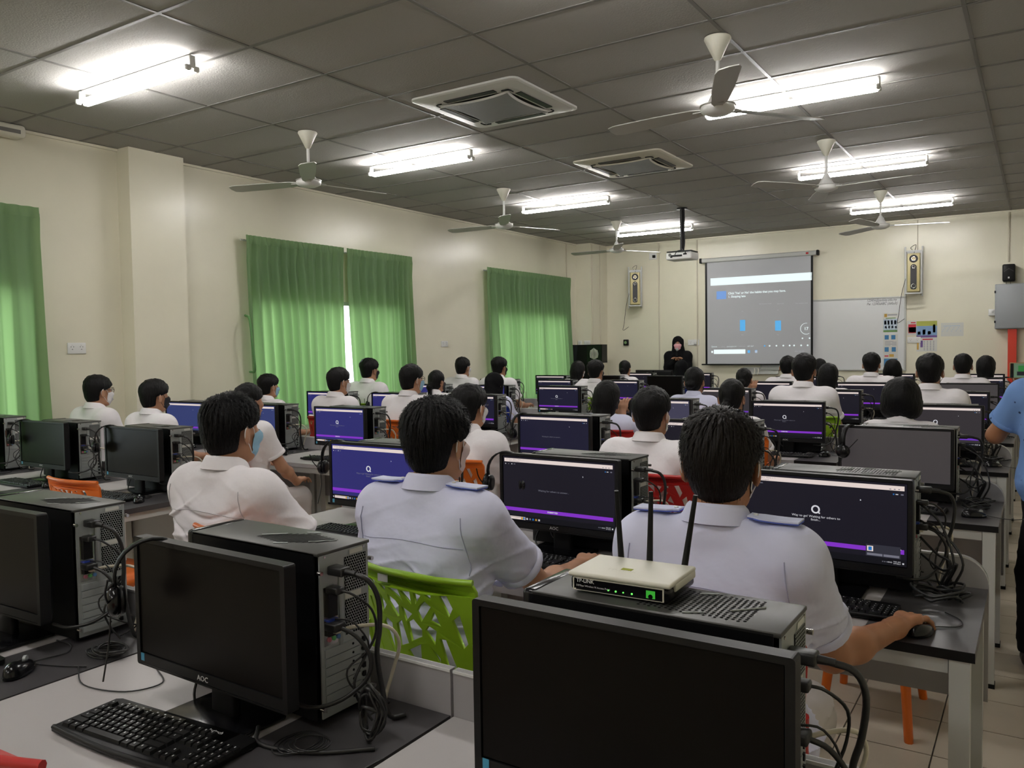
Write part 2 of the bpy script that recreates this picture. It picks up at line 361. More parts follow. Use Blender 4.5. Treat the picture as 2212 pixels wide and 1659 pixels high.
def curtain(y0, y1, ztop, zbot, label, seed, flare0=0.0, flare1=0.0, np_=14):
    r = np.random.RandomState(seed); root = empty('curtain', (XL + .105, (y0 + y1) / 2, zbot)); L = y1 - y0; H = ztop - zbot
    nu, nz = np_ * 14, 26
    ph = np.cumsum(r.uniform(.7, 1.3, np_ + 1)); ph = (ph - ph[0]) / (ph[-1] - ph[0])
    amp = r.uniform(.55, 1.25, np_ + 2); offs = r.uniform(-1, 1, np_ + 2)
    vs = []; hd = .085
    for iz in range(nz + 1):
        t = iz / nz; z = H * (1 - t)
        if iz == 1: z = H - hd * .5
        if iz == 2: z = H - hd
        for iu in range(nu + 1):
            u = iu / nu; s = np.interp(u, ph, np.arange(np_ + 1)); k = int(min(s, np_ - 1)); fr = s - k
            a = (amp[k] * (1 - fr) + amp[k + 1] * fr)
            tt = max(0, (t - .04)) ** .35
            d = ((.010 * math.sin(2 * PI * s * 2) + .014) if t < .08 else 0) + ((.066 * a * tt * math.sin(2 * PI * s + .9 * offs[k] * t)) + .016 * tt * math.sin(4 * PI * s + 2 * offs[k]) + .008 * math.sin(7 * u + 5 * t + seed))
            yy = -L / 2 + L * u + (flare0 * (1 - u) + flare1 * u) * t + .02 * tt * offs[k] * math.sin(PI * fr)
            vs.append((d, yy, z))
    fs = [(i * (nu + 1) + k, i * (nu + 1) + k + 1, (i + 1) * (nu + 1) + k + 1, (i + 1) * (nu + 1) + k) for i in range(nz) for k in range(nu)]
    cut = 2 * nu
    MB().add(vs, fs[cut:], 0, True).build('drape', M_CURT, root)
    MB().add(vs, fs[:cut], 0, True).build('pleat_tape', M_CURT, root)
    m = MB(); m.cyl((-.03, -L / 2 - .03, H - .05), (-.03, L / 2 + .03, H - .05), .010, n=8); m.build('rod', M_STEELP, root)
    for k in range(0, np_ + 1, 2): MB().tube([(-.03, -L / 2 + L * ph[k], H - .062), (-.02, -L / 2 + L * ph[k], H - .045), (0, -L / 2 + L * ph[k], H - .05)], .003, n=5).build('hook', M_STEEL, root)
    tag(root, label, 'curtain', 'green pleated curtains along the left wall'); return root
curtain(1.9, 3.55, 2.77, .55, 'green pleated curtain cut by the left edge of the picture', 1, 0, .05, 9)
curtain(5.62, 7.03, 2.775, .55, 'wide green pleated curtain left of the bright gap, near the pilaster', 2, .08, .03, 11)
curtain(7.08, 8.28, 2.775, .55, 'green pleated curtain right of the bright gap with a white light slit', 3, .09, .03, 9)
curtain(10.0, 12.57, 2.775, .55, 'green pleated curtain farthest along the left wall, near the front corner', 4, .06, .12, 17)
m = MB(); m.tube([(XL + .03, 5.66, 1.95), (XL + .17, 5.60, 1.90), (XL + .18, 5.62, 1.62), (XL + .16, 5.66, 1.38), (XL + .03, 5.70, 1.36)], .012, n=6)
tag(m.build('curtain_tieback', mat('green_tie_cloth', (.12, .28, .10), .9)), 'green cloth tieback loop hanging at the left edge of the wide curtain', 'tieback')

# ---- sockets and small wall fittings
def socket(loc, axis, w, h, label, gangs=2, plug=False):
    root = empty('wall_socket', loc, {'x': PI / 2, 'y': 0}[axis])
    MB().rbox((0, -.006, 0), (w, .012, h), .003).build('plate', M_WHITE, root)
    for k in range(gangs):
        x = (k - (gangs - 1) / 2) * w / gangs
        MB().box((x, -.0125, -.010), (.010, .002, .004), 0).box((x - .011, -.0125, .012), (.004, .002, .007)).box((x + .011, -.0125, .012), (.004, .002, .007)).build('pin_holes', M_HOLE, root)
        MB().rbox((x, -.013, .026), (.012, .004, .010), .001).build('rocker', M_WHITE, root)
    if plug: MB().rbox((w * .2, -.03, -.01), (.05, .04, .05), .008).build('plug', plug, root)
    tag(root, label, 'socket'); return root
socket((XL + .0, 3.885, 1.622), 'x', .16, .095, 'double white wall socket between the near curtain and the pilaster')
socket((XL + .0, 9.075, 1.642), 'x', .15, .08, 'white wall socket plate between the two far curtains')
socket((-5.05, YF, 1.62), 'y', .20, .10, 'white double socket with plugged cable between the teacher and the projection screen', 2, M_WHITE)
socket((-5.79, YF, 3.16), 'y', .14, .12, 'white socket with black plug high above the left wall speaker', 1, M_BLACK)
socket((-6.93, 12.955, 1.64), 'y', .07, .09, 'white switch plate at the left corner above the black cabinet', 1)
socket((-6.78, 12.955, 1.64), 'y', .12, .09, 'wider white socket plate at the left corner above the black cabinet', 1)
socket((-1.60, YF, 1.62 - .02), 'y', .18, .09, 'white socket on the front wall partly behind the calendar', 2)
root = empty('wall_bell', (-6.32, YF, 1.64)); MB().rbox((0, -.02, 0), (.10, .04, .11), .012).build('housing', M_BLACK, root); MB().cyl((0, -.04, .0), (0, -.046, 0), .028, n=14).build('button', M_STEEL, root)
tag(root, 'small black box on the front wall left of the teacher', 'bell')
root = empty('wall_unit', (XL + .02, 3.30, CEIL - .10)); MB().rbox((.06, 0, .05), (.14, .34, .10), .03, seg=3).build('housing', M_CREAM, root); MB().box((.132, 0, .04), (.004, .24, .03)).build('slot', M_TBAR, root)
tag(root, 'cream wall unit under the ceiling at the left edge of the picture', 'wall unit')
# ================================================================== CEILING FITTINGS
def row_word(y): return 'nearest' if y < 4 else 'second' if y < 7 else 'third' if y < 10 else 'farthest'
M_TUBE = emis('fluorescent_tube', (1.0, .975, .95), TUBE * 5.2)
def tube_light(x, y, label):
    root = empty('fluorescent_light', (x, y, CEIL))
    MB().rbox((0, 0, -.011), (1.20, .024, .020), .004).build('batten', M_WHITE, root)
    for s in (-1, 1):
        h = MB().rbox((s * .612, 0, -.045), (.022, .040, .075), .004).rbox((s * .612, -.028, -.085), (.024, .040, .034), .008).rbox((s * .612, .028, -.085), (.024, .040, .034), .008)
        h.build('lamp_holder', M_WHITE, root)
    for s in (-1, 1):
        MB().cyl((-.60, s * .034, -.088), (.60, s * .034, -.088), .0135, n=12).build('tube', M_TUBE, root)
    tag(root, label, 'light', 'fluorescent tube lights'); return root
for (x, side) in ((-5.03, 'left'), (-1.57, 'right')):
    for y in (-2.5, .35, 3.24, 6.18, 9.04, 11.87):  # rearmost row added unseen behind the camera to light the shirt backs
        if y < 1: lab = 'bare fluorescent tube light %s the camera on the %s side' % ('above' if y > 0 else 'added for fill behind', side)
        elif y < 4 and side == 'right': lab = 'bare fluorescent tube light just above the top edge of the picture'
        else: lab = 'bare glowing fluorescent tube light, %s of the %s-hand row on the ceiling' % (row_word(y), side)
        tube_light(x, y, lab)

blade_me = None
def fan(x, y, ang, label):
    root = empty('ceiling_fan', (x, y, CEIL), 0)
    MB().lathe([(.078, -.003), (.08, -.012), (.020, -.135), (.012, -.14)], 24).build('canopy', M_CREAM, root)
    MB().cyl((0, 0, -.12), (0, 0, -.36), .012, n=12).build('rod', M_WHITE, root)
    MB().lathe([(.018, -.30), (.035, -.335), (.062, -.385), (.098, -.405), (.104, -.418), (.098, -.44), (.06, -.458), (.0, -.462)], 28, cap=False).build('motor', M_WHITE, root)
    MB().cyl((0, 0, -.404), (0, 0, -.410), .107, n=28).build('rim_band', M_FANB, root)
    global blade_me
    if blade_me is None:
        m = MB(); pts = [(.095, .030), (.16, .050), (.40, .064), (.70, .068), (.75, .052), (.76, 0)]
        top = [(r, w) for r, w in pts]; n = len(top); tw = math.radians(11)
        vs = []
        for dz in (.003, -.003):
            for r, w in top: vs.append((r, w * math.cos(tw), w * math.sin(tw) + dz))
            for r, w in reversed(top): vs.append((r, -w * math.cos(tw), -w * math.sin(tw) + dz))
        k = 2 * n
        fs = [tuple(range(k)), tuple(range(2 * k - 1, k - 1, -1))] + [(i, i + k, (i + 1) % k + k, (i + 1) % k) for i in range(k)]
        m.add(vs, fs); m.box((.115, 0, .0), (.08, .045, .012)); blade_me = m.mesh('blade', M_FANB)
    for k in range(3): obj('blade', blade_me, root, (0, 0, -.425), (0, 0, math.radians(ang + 120 * k)))
    tag(root, label, 'ceiling fan', 'white three-blade ceiling fans')
fan(-1.645, 4.86, 53, 'large white ceiling fan nearest the camera, before the second right-hand tube light')
fan(-1.655, 7.86, -10, 'white ceiling fan in front of the third right-hand tube light')
fan(-1.652, 10.84, 16, 'white ceiling fan above the wall speaker, farthest on the right')
fan(-5.19, 4.91, 76, 'white ceiling fan nearest the camera on the left, above the wide curtain')
fan(-5.227, 7.95, 64, 'white ceiling fan in the middle of the left row, before the far curtain')
fan(-5.248, 10.98, 58, 'white ceiling fan farthest away on the left, beside the projector')

M_ACW = mat('cassette_white', (.62, .62, .59), .4); M_ACG = mat('cassette_grille', (.20, .20, .195), .6, bump=.8, bscale=500); M_ACW2 = mat('cassette_cream', (.58, .55, .45), .4)
def cassette(x, y, label, mw):
    root = empty('air_conditioner', (x, y, CEIL)); w = .465
    # frame: outer lip to inner bowl, as a ring of quads
    rings = [(w, 0.0, .06), (w, -.014, .06), (w - .02, -.020, .06), (w - .10, -.030, .09), (w - .17, -.034, .10)]
    m = MB(); P = []
    for hw, z, r in rings:
        pl = rrect(-hw, -hw, hw, hw, r, 5); P.append([(a, b, z) for a, b in pl])
    n = len(P[0])
    for a, b in zip(P[:-1], P[1:]): m.add(a + b, [(k, n + k, n + (k + 1) % n, (k + 1) % n) for k in range(n)], 0, True)
    m.build('panel', mw, root)
    for k in range(4):
        a = k * PI / 2; c, s = math.cos(a), math.sin(a)
        M = Matrix.Rotation(a, 4, 'Z'); q = M @ Vector((0, w - .128, -.0335))
        MB().box((q.x, q.y, q.z), (.44, .050, .006), 0, a).build('louver', M_BLACK, root)
    # grille: square with bowed-in sides
    pl = []; hw = w - .175
    for k in range(4):
        for t in range(12):
            u = -1 + 2 * t / 12; d = hw * (1 - .16 * (1 - abs(u) ** 2.2)) if abs(u) < .98 else hw
            p = Vector((u * hw, d, 0)); p.rotate(Matrix.Rotation(-k * PI / 2, 3, 'Z')); pl.append((p.x, p.y))
    MB().prism(pl, -.046, -.034).build('grille', M_ACG, root)
    m = MB(); q = [(a * 1.07, b * 1.07) for a, b in pl]; n = len(pl)
    m.add([(a, b, -.046) for a, b in pl] + [(a, b, -.036) for a, b in q], [(k, (k + 1) % n, n + (k + 1) % n, n + k) for k in range(n)], 0, True); m.build('grille_frame', mw, root)
    for sx, sy in ((1, 1), (-1, 1), (-1, -1), (1, -1)):
        MB().tube([(sx * (w - .14), sy * (w - .20), -.037), (sx * (w - .145), sy * (w - .15), -.037), (sx * (w - .20), sy * (w - .14), -.037)], .005, n=5).build('corner_slot', M_BLACK, root)
    tag(root, label, 'air conditioner', 'ceiling cassette air conditioners')
cassette(-3.462, 5.18, 'large white ceiling cassette air conditioner nearest the camera', M_ACW)
cassette(-3.462, 7.66, 'yellowed ceiling cassette air conditioner farther away, beyond the white one', M_ACW2)

# projector on a black pole
root = empty('projector', (-4.05, 10.5, CEIL))
MB().cyl((0, 0, 0), (0, 0, -.02), .07, n=16).cyl((0, 0, 0), (0, 0, -.58), .028, n=10).tube([(.03, -.01, 0), (.035, -.02, -.15), (.03, -.015, -.3), (.04, -.02, -.45), (.03, -.03, -.56)], .010, n=6).build('ceiling_pole', M_BLACK, root)
MB().box((0, 0, -.585), (.34, .26, .012)).build('mount_plate', M_BLACK, root)
b = MB().rbox((0, 0, -.645), (.36, .28, .10), .022, seg=3).build('body', M_WHITE, root)
MB().box((-.03, -.141, -.645), (.16, .004, .026)).box((-.10, -.141, -.66), (.03, .004, .016)).box((.09, -.141, -.628), (.05, .004, .02)).build('ports', M_BLACK, b)
MB().cyl((-.12, -.139, -.63), (-.12, -.143, -.63), .022, n=14).build('vent', M_ACG, b)
MB().cyl((.07, .14, -.64), (.07, .17, -.64), .035, n=18).build('lens', M_BLACKG, b)
MB().tube([(-.02, -.145, -.65), (-.03, -.19, -.64), (.0, -.18, -.59), (.02, -.04, -.56)], .006, n=6).tube([(.09, -.145, -.628), (.11, -.18, -.60), (.06, -.14, -.575), (.02, -.04, -.54)], .006, n=6).build('cable', M_CABLE, root)
tag(root, 'white projector hanging from the ceiling on a black pole', 'projector')
# ================================================================== FRONT WALL
def to_front(me, x, y, z, s=1.0):       # text / plate (xy) turned to stand on the front wall, facing the room (-Y)
    return Matrix.Translation((x, y, z)) @ Matrix.Rotation(PI / 2, 4, 'X') @ Matrix.Scale(s, 4)
root = empty('projection_screen', (-3.92, 13.5, 1.2))
def L(x, z): return (x + 3.92, z - 1.2)
MB().rbox((0, 0, 1.80), (1.88, .075, .075), .02, seg=3).build('housing', M_STEELP, root)
for s in (-1, 1): MB().rbox((s * .955, 0, 1.80), (.04, .085, .085), .012).build('end_cap', M_BLACK, root)
MB().box((.80, -.039, 1.80), (.04, .004, .03)).build('maker_tag', mat('red_tag', (.5, .02, .02), .5), root)
M_SCR = mat('screen_cloth', (.37, .375, .39), .85, emit=(.60, .62, .66), es=.10)  # cloth carries a faint glow in place of the projector's beam
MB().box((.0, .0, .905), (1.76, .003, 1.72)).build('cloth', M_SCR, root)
for s in (-1, 1): MB().box((s * .865, -.001, .905), (.035, .003, 1.72)).build('border', M_BLACK, root)
MB().rbox((0, 0, .04), (1.90, .03, .022), .006).build('bottom_bar', M_BLACK, root)
E_W = emis('projected_white', (.88, 1.0, 1.0), 1.0); E_B = emis('projected_blue', srgb(95, 178, 235), .95); E_G = emis('projected_grey', (.66, .68, .72), .9); E_P = emis('projected_icon', srgb(125, 165, 225), .9)  # projected light put in as glowing plates on the cloth
m = MB(); yq = -.0025
def q(x0, z0, x1, z1, mi, dy=0):
    a, b = L(x0, z0); c, d = L(x1, z1); m.quad((a, yq - dy, b), (c, yq - dy, b), (c, yq - dy, d), (a, yq - dy, d), mi)
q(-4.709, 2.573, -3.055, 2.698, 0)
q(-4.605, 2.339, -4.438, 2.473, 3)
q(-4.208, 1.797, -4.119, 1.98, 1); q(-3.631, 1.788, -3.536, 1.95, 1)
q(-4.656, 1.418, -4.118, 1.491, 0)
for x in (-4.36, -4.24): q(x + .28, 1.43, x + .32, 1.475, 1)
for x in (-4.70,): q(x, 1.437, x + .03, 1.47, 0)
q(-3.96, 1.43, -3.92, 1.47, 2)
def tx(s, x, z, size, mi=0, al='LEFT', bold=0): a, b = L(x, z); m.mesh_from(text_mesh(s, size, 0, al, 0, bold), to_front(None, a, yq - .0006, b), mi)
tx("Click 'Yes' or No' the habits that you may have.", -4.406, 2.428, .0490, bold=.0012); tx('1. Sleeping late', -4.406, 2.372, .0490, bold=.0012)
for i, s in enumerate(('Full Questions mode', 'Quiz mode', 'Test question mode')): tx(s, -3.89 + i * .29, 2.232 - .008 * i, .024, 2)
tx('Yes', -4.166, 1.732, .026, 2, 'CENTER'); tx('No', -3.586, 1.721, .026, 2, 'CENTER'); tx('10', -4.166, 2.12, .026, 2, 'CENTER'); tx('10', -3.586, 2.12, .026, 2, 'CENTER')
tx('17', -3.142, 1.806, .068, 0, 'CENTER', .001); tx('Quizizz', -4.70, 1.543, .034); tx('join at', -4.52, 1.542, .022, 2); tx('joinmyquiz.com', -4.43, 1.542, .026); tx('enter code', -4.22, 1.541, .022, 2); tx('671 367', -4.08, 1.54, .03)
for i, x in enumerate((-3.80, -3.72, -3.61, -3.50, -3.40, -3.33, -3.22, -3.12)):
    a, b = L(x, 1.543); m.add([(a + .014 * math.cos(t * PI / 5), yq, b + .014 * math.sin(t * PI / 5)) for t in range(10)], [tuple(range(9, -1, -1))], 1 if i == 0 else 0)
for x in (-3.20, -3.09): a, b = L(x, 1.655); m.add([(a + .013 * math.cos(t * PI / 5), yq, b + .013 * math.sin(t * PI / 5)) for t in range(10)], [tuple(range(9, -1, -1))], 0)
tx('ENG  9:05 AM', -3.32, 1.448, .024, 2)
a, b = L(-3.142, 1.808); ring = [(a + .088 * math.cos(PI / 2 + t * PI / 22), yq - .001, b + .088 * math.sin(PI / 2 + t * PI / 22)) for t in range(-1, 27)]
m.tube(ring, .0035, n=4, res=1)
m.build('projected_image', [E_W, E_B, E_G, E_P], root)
tag(root, 'pull-down projection screen showing a quiz question, left of the whiteboard', 'projection screen')

# whiteboard
root = empty('whiteboard', (-2.80, 13.585, 1.15)); W2, H2 = 2.16, 1.10
M_WB = mat('whiteboard_enamel', (.70, .71, .72), .12, spec=.5, bump=.04, bscale=6)
MB().box((0, 0, H2 / 2), (W2, .02, H2)).build('board', M_WB, root)
for c, d in (((0, -.004, H2), (W2 + .03, .035, .025)), ((0, -.004, 0), (W2 + .03, .035, .025)), ((W2 / 2, -.004, H2 / 2), (.025, .035, H2)), ((-W2 / 2, -.004, H2 / 2), (.025, .035, H2))):
    MB().rbox(c, d, .005).build('frame_bar', M_STEELP, root)
m = MB()
m.mesh_from(text_mesh('123456@padalay.edu.my', .058, 0, 'LEFT', .35), Matrix.Translation((.54, -.0112, 1.066)) @ Matrix.Rotation(PI / 2, 4, 'X') @ Matrix.Scale(.72, 4, (1, 0, 0)))
m.mesh_from(text_mesh('Pw: 123456ABC (default)', .058, 0, 'LEFT', .35), Matrix.Translation((.54, -.0112, 1.010)) @ Matrix.Rotation(PI / 2, 4, 'X') @ Matrix.Scale(.72, 4, (1, 0, 0)))
m.build('handwriting', M_INK, root)
tag(root, 'white dry-erase board with handwriting in its upper right corner, beside the projection screen', 'whiteboard')
root = empty('marker_tray', (-3.88, 13.55, 1.085)); MB().box((0, 0, 0), (.56, .06, .012)).box((0, .025, .055), (.56, .010, .10)).build('tray', M_STEELP, root)
for s in (-.10, -.04): MB().tube([(s, -.02, .09), (s + .01, -.03, .04), (s - .01, -.03, -.02)], .008, n=6).build('strap', M_CREAM, root)
tag(root, 'pale metal tray under the projection screen', 'tray')

def poster(x0, z0, x1, z1, y, label, items, name='poster', base=M_LABEL):
    root = empty(name, ((x0 + x1) / 2, y, z0)); w, h = x1 - x0, z1 - z0
    MB().box((0, 0, h / 2), (w, .002, h)).build('sheet', base, root)
    by = {}
    for (a, b, c, d, mt) in items: by.setdefault(mt, []).append((a, b, c, d))
    mats = list(by); m = MB()
    for i, mt in enumerate(mats):
        for a, b, c, d in by[mt]: m.quad(((a - .5) * w, -.0016, b * h), ((c - .5) * w, -.0016, b * h), ((c - .5) * w, -.0016, d * h), ((a - .5) * w, -.0016, d * h), i)
    if mats: m.build('print', mats, root)
    tag(root, label, 'poster'); return root
K = lambda n, c: mat(n, c, .6)
PB, PT, PG, PY, PR, PV, PK = K('print_blue', (.04, .18, .38)), K('print_pale_blue', (.45, .55, .66)), K('print_green', (.14, .28, .08)), K('print_gold', (.55, .33, .06)), K('print_red', (.55, .03, .05)), K('print_violet', (.16, .09, .30)), K('print_grey', (.32, .32, .36))
it = [(.10, .80, .28, .97, PY), (.32, .88, .95, .94, PK), (.2, .72, .85, .76, PG), (.04, .10, .96, .70, PT), (.04, .0, .96, .10, PG)] + [(.10 + .22 * i, .40, .22 + .22 * i, .62, PB) for i in range(4)] + [(.14 + .22 * i, .2, .26 + .22 * i, .32, PV) for i in range(4)]
poster(-2.029, 1.726, -1.818, 2.011, 13.572, 'upper school poster taped to the whiteboard, with a round gold crest', it)
it = [(.10, .74, .38, .97, PB), (.55, .74, .83, .97, PB), (.10, .10, .38, .34, PB), (.58, .10, .86, .34, PB)] + [(.12, .42 + .045 * i, .50 + .1 * (i % 3), .44 + .045 * i, PK) for i in range(6)] + [(.6, .42 + .045 * i, .90, .44 + .045 * i, PK) for i in range(5)]
poster(-2.023, 1.397, -1.817, 1.688, 13.572, 'middle poster on the whiteboard with four blue square icons', it)
it = [(.08, .80, .35, .9, PR), (.40, .78, .72, .99, PY), (.04, .05, .96, .65, PB)]
poster(-2.019, 1.195, -1.816, 1.391, 13.572, 'lowest poster on the whiteboard, blue with a yellow cap shape', it)
it = [(.15, .15, .95, .75, PR), (.2, .2, .95, .55, M_LABEL), (.3, .25, .42, .5, PG), (.5, .25, .62, .5, PK), (.7, .25, .82, .5, PG), (.4, .82, .9, .9, PR)]
poster(-1.697, 1.67, -1.567, 1.89, 13.597, 'small red and white notice on the front wall half behind the calendar', it, 'notice')
it = [(.0, .84, 1, 1, K('print_olive', (.40, .42, .08))), (.0, .52, 1, .84, K('print_sky', (.22, .36, .58))), (.0, .46, 1, .53, PV), (.80, .62, .92, .88, PG), (.06, .56, .2, .66, PB), (.3, .56, .44, .72, PB), (.55, .56, .7, .66, PK), (.3, .38, .8, .42, PR), (.03, .06, .12, .36, PY), (.2, .14, .32, .36, PV)] + [(.36 + .15 * i, .04 + .055 * k, .42 + .15 * i, .07 + .055 * k, PK) for i in range(4) for k in range(6)]
poster(-1.568, 1.425, -1.292, 1.878, 13.594, 'wall calendar with a colourful picture, right of the whiteboard', it, 'calendar')
it = [(.06 + .05 * i, .35 + .12 * (i % 4), .09 + .05 * i, .42 + .12 * (i % 4), PT) for i in range(17)] + [(.1, .75, .85, .79, PT)]
poster(-1.242, 1.645, -.948, 1.843, 13.597, 'loose sheet of white paper taped to the front wall right of the calendar', it, 'paper_sheet')

# speakers on brackets
M_SPK = mat('speaker_yellow_gold', (.52, .45, .22), .4); M_CONE = mat('speaker_cone', (.02, .02, .022), .5)
def tower_speaker(x, y, rz, label):
    root = empty('wall_speaker', (x, y, 2.28), rz); w, h, d = .165, .56, .20
    MB().rbox((0, 0, h / 2 + .03), (w, d, h), .008).build('cabinet', M_SPK, root)
    MB().prism(rrect(-.042, .06, .042, .42, .03), -d / 2 - .006, -d / 2 + .002, plane='xz').build('baffle', M_CONE, root)
    for z, r in ((.51, .058), (.39, .040)):
        p = MB(); p.lathe([(r, 0), (r * .96, .008), (r * .8, .006), (r * .3, -.01), (.001, -.004)], 22, cap=False)
        o = p.build('driver', M_CONE, root, (0, -d / 2 - .004, z), (PI / 2, 0, 0))
        MB().lathe([(r * .55, .009), (r * .42, .012), (r * .42, .008)], 18, cap=False).build('driver_ring', M_STEEL, o)
    MB().lathe([(.032, 0), (.034, .010), (.026, .010), (.024, 0)], 20, cap=False).build('port_ring', M_STEEL, root, (0, -d / 2 - .006, .11), (PI / 2, 0, 0))
    br = MB()
    for s in (-1, 1): br.box((s * .115, d / 2 + .03, .34), (.022, .03, .74))
    for s in (-1, 1): br.box((s * .10, 0, .005), (.02, d + .08, .02)); br.box((s * .10, -.02, .62), (.014, d, .014)); br.box((s * .10, -d / 2 - .02, .31), (.010, .010, .62))
    br.box((0, d / 2 + .03, .62), (.25, .02, .03)); br.box((0, -d / 2 - .02, .005), (.22, .02, .02)); br.box((0, -d / 2 - .02, .62), (.22, .014, .02))
    br.build('bracket', M_STEELP, root)
    MB().tube([(0, d / 2, .60), (.03, 0, .72), (-.04, -.02, .68), (-.02, .10, .66)], .004, n=5).tube([(-.10, -.05, .25), (-.16, -.02, .0), (-.2, .1, -.3), (-.22, .12, -.42), (-.12, .12, -.36)], .004, n=5).build('cable', M_CABLE, root)
    tag(root, label, 'speaker', 'gold tower speakers on the front wall')
tower_speaker(-6.06, 13.42, math.radians(24), 'gold tower speaker in a bracket on the wall left of the projection screen')
tower_speaker(-1.59, 13.42, math.radians(6), 'gold tower speaker in a bracket on the wall above the whiteboard corner')
root = empty('small_speaker', (-.387, 13.5, 2.40)); MB().rbox((0, 0, .12), (.155, .14, .24), .02, seg=3).build('cabinet', M_BLACK, root)
MB().prism([(-.06, .13), (0, .17), (.06, .13), (.06, .14), (0, .182), (-.06, .14)], -.074, -.069, plane='xz').build('grille_ridge', M_CONE, root); MB().box((0, -.071, .05), (.02, .003, .024)).build('badge', M_LOGO, root)
MB().tube([(-.03, 0, 0), (-.04, .02, -.04), (-.09, .05, -.06)], .003, n=5).tube([(.02, 0, 0), (.02, .02, -.03), (.04, .05, -.05)], .003, n=5).build('cable', M_CABLE, root)
tag(root, 'small black speaker above the grey electrical box', 'speaker')
root = empty('electrical_box', (-.28, 13.50, 1.735)); MB().rbox((0, 0, .314), (.54, .18, .628), .008).build('cabinet', mat('grey_enamel', (.33, .35, .37), .4), root)
MB().rbox((.004, -.093, .314), (.52, .008, .61), .004).build('door', mat('grey_enamel', (.33, .35, .37), .4), root)
for z in (.52, .10): MB().box((-.268, -.098, z), (.018, .014, .03)).build('hinge', M_BLACK, root)
tag(root, 'grey metal electrical box on the front wall at the right edge', 'electrical box')
root = empty('red_trunking', (-.338, 13.52, 0)); MB().box((0, 0, .865), (.105, .14, 1.73)).build('channel', mat('red_enamel', (.62, .035, .010), .4), root); MB().box((0, -.072, 1.70), (.11, .006, .05)).build('cover_plate', mat('red_enamel', (.62, .035, .010), .4), root)
tag(root, 'red cable trunking running down from the grey electrical box', 'trunking')
root = empty('switch_box', (-.59, 13.55, 1.93)); MB().rbox((0, 0, .043), (.085, .09, .09), .005).build('housing', M_WHITE, root); MB().rbox((.01, -.048, .05), (.022, .01, .03), .002).build('rocker', M_STEELP, root)
tag(root, 'small white switch box beside the grey electrical box', 'switch')

# black cabinet in the left corner, teacher's desk
root = empty('black_cabinet', (-6.69, 12.85, 1.29)); MB().box((0, 0, .16), (.60, .20, .32)).build('body', M_BLACK, root); MB().box((.15, -.102, .16), (.28, .006, .30)).build('glass_front', M_BLACKG, root)
m = MB()
for k in range(7): m.tube([(.08 + .022 * k, -.108, .06 + .01 * abs(k - 3)), (.075 + .025 * k, -.112, .16), (.085 + .02 * k, -.108, .26 - .012 * abs(k - 3))], .006, n=5)
m.build('striped_reflection', M_CREAM, root)  # pale rods stand in for a reflection on the glass front
MB().box((0, .04, -.645), (.44, .1, 1.29)).build('stand', M_BLACK, root)
tag(root, 'black cabinet with a modelled pale striped reflection in the front left corner', 'cabinet')
# ================================================================== DESKS
DW, DD = .972, .66
def make_desk(round_end=0):
    """origin: floor under the right front corner; x to the left is negative"""
    root = empty('computer_desk'); t = .028
    dk = .285
    MB().box((-(dk + DW) / 2, DD / 2, DESK - t / 2), (DW - dk, DD, t)).build('white_top', M_WHITEL, root)
    MB().box((-dk / 2 - .0005, DD / 2, DESK - t / 2), (dk - .001, DD, t)).build('dark_top', M_DARKL, root)
    MB().box((-(dk + DW) / 2, -.0006, DESK - t / 2), (DW - dk, .001, t - .001)).build('white_edge_band', M_PANEL, root); MB().box((-dk / 2, -.0006, DESK - t / 2), (dk, .001, t - .001)).build('dark_edge_band', M_BLACK, root)
    # back panel, proud of the top by 10 cm
    z0, z1, r = .36, DESK + .105, .09
    poly = [(-DW, z0), (0, z0), (0, z1), (-DW, z1)]
    if round_end in (1,): poly = [(-DW, z0), (0, z0)] + [(-r + r * math.cos(a * PI / 16), z1 - r + r * math.sin(a * PI / 16)) for a in range(9)] + [(-DW, z1)]
    if round_end in (-1,): poly = [(-DW, z0), (0, z0), (0, z1)] + [(-DW + r - r * math.sin(a * PI / 16), z1 - r + r * math.cos(a * PI / 16)) for a in range(9)]
    MB().prism(poly, DD + .001, DD + .018, plane='xz').build('back_panel', M_PANEL, root)
    # edge strip on the panel
    top = [p for p in poly if p[1] > z0 + .01]
    m = MB(); n = len(top)
    for a, b in zip(top[:-1], top[1:]):
        m.add([(a[0], DD - .001, a[1]), (b[0], DD - .001, b[1]), (b[0], DD + .020, b[1]), (a[0], DD + .020, a[1]), (a[0], DD - .001, a[1] - .006), (b[0], DD - .001, b[1] - .006)], [(0, 1, 2, 3), (4, 5, 1, 0)])
    m.build('panel_edging', M_WHITE, root)
    lg = .05
    for x in (-lg / 2 - .012, -DW + lg / 2 + .012):
        for y in (.03, DD - .04):
            l = MB().box((x, y, (DESK - t) / 2 + .01), (lg, lg, DESK - t - .02)).build('leg', M_STEELP, root)
            MB().box((x, y, .012), (lg + .006, lg + .006, .024)).build('foot', M_BLACK, l)
    for y in (.03, DD - .04): MB().box((-DW / 2, y, DESK - t - .022), (DW - 2 * lg - .03, .03, .042)).build('rail', M_STEELP, root)
    for x in (-lg / 2 - .012, -DW + lg / 2 + .012): MB().box((x, DD / 2, DESK - t - .022), (.03, DD - .12, .042)).build('rail', M_STEELP, root)
    return root
desk_p = {k: make_desk(k) for k in (0, 1, -1)}
used = set()
def place(proto, key, loc, rz=0.0, sc=1.0):
    if key not in used: used.add(key); o = proto
    else: o = copy_tree(proto)
    o.location = loc; o.rotation_euler = (0, 0, rz)
    return o
SEATS = [(0, c) for c in (0, 1, 2)] + [(j, c) for j in range(1, 8) for c in (0, 1, 2, 4, 5, 6) if (j, c) != (7, 6)]
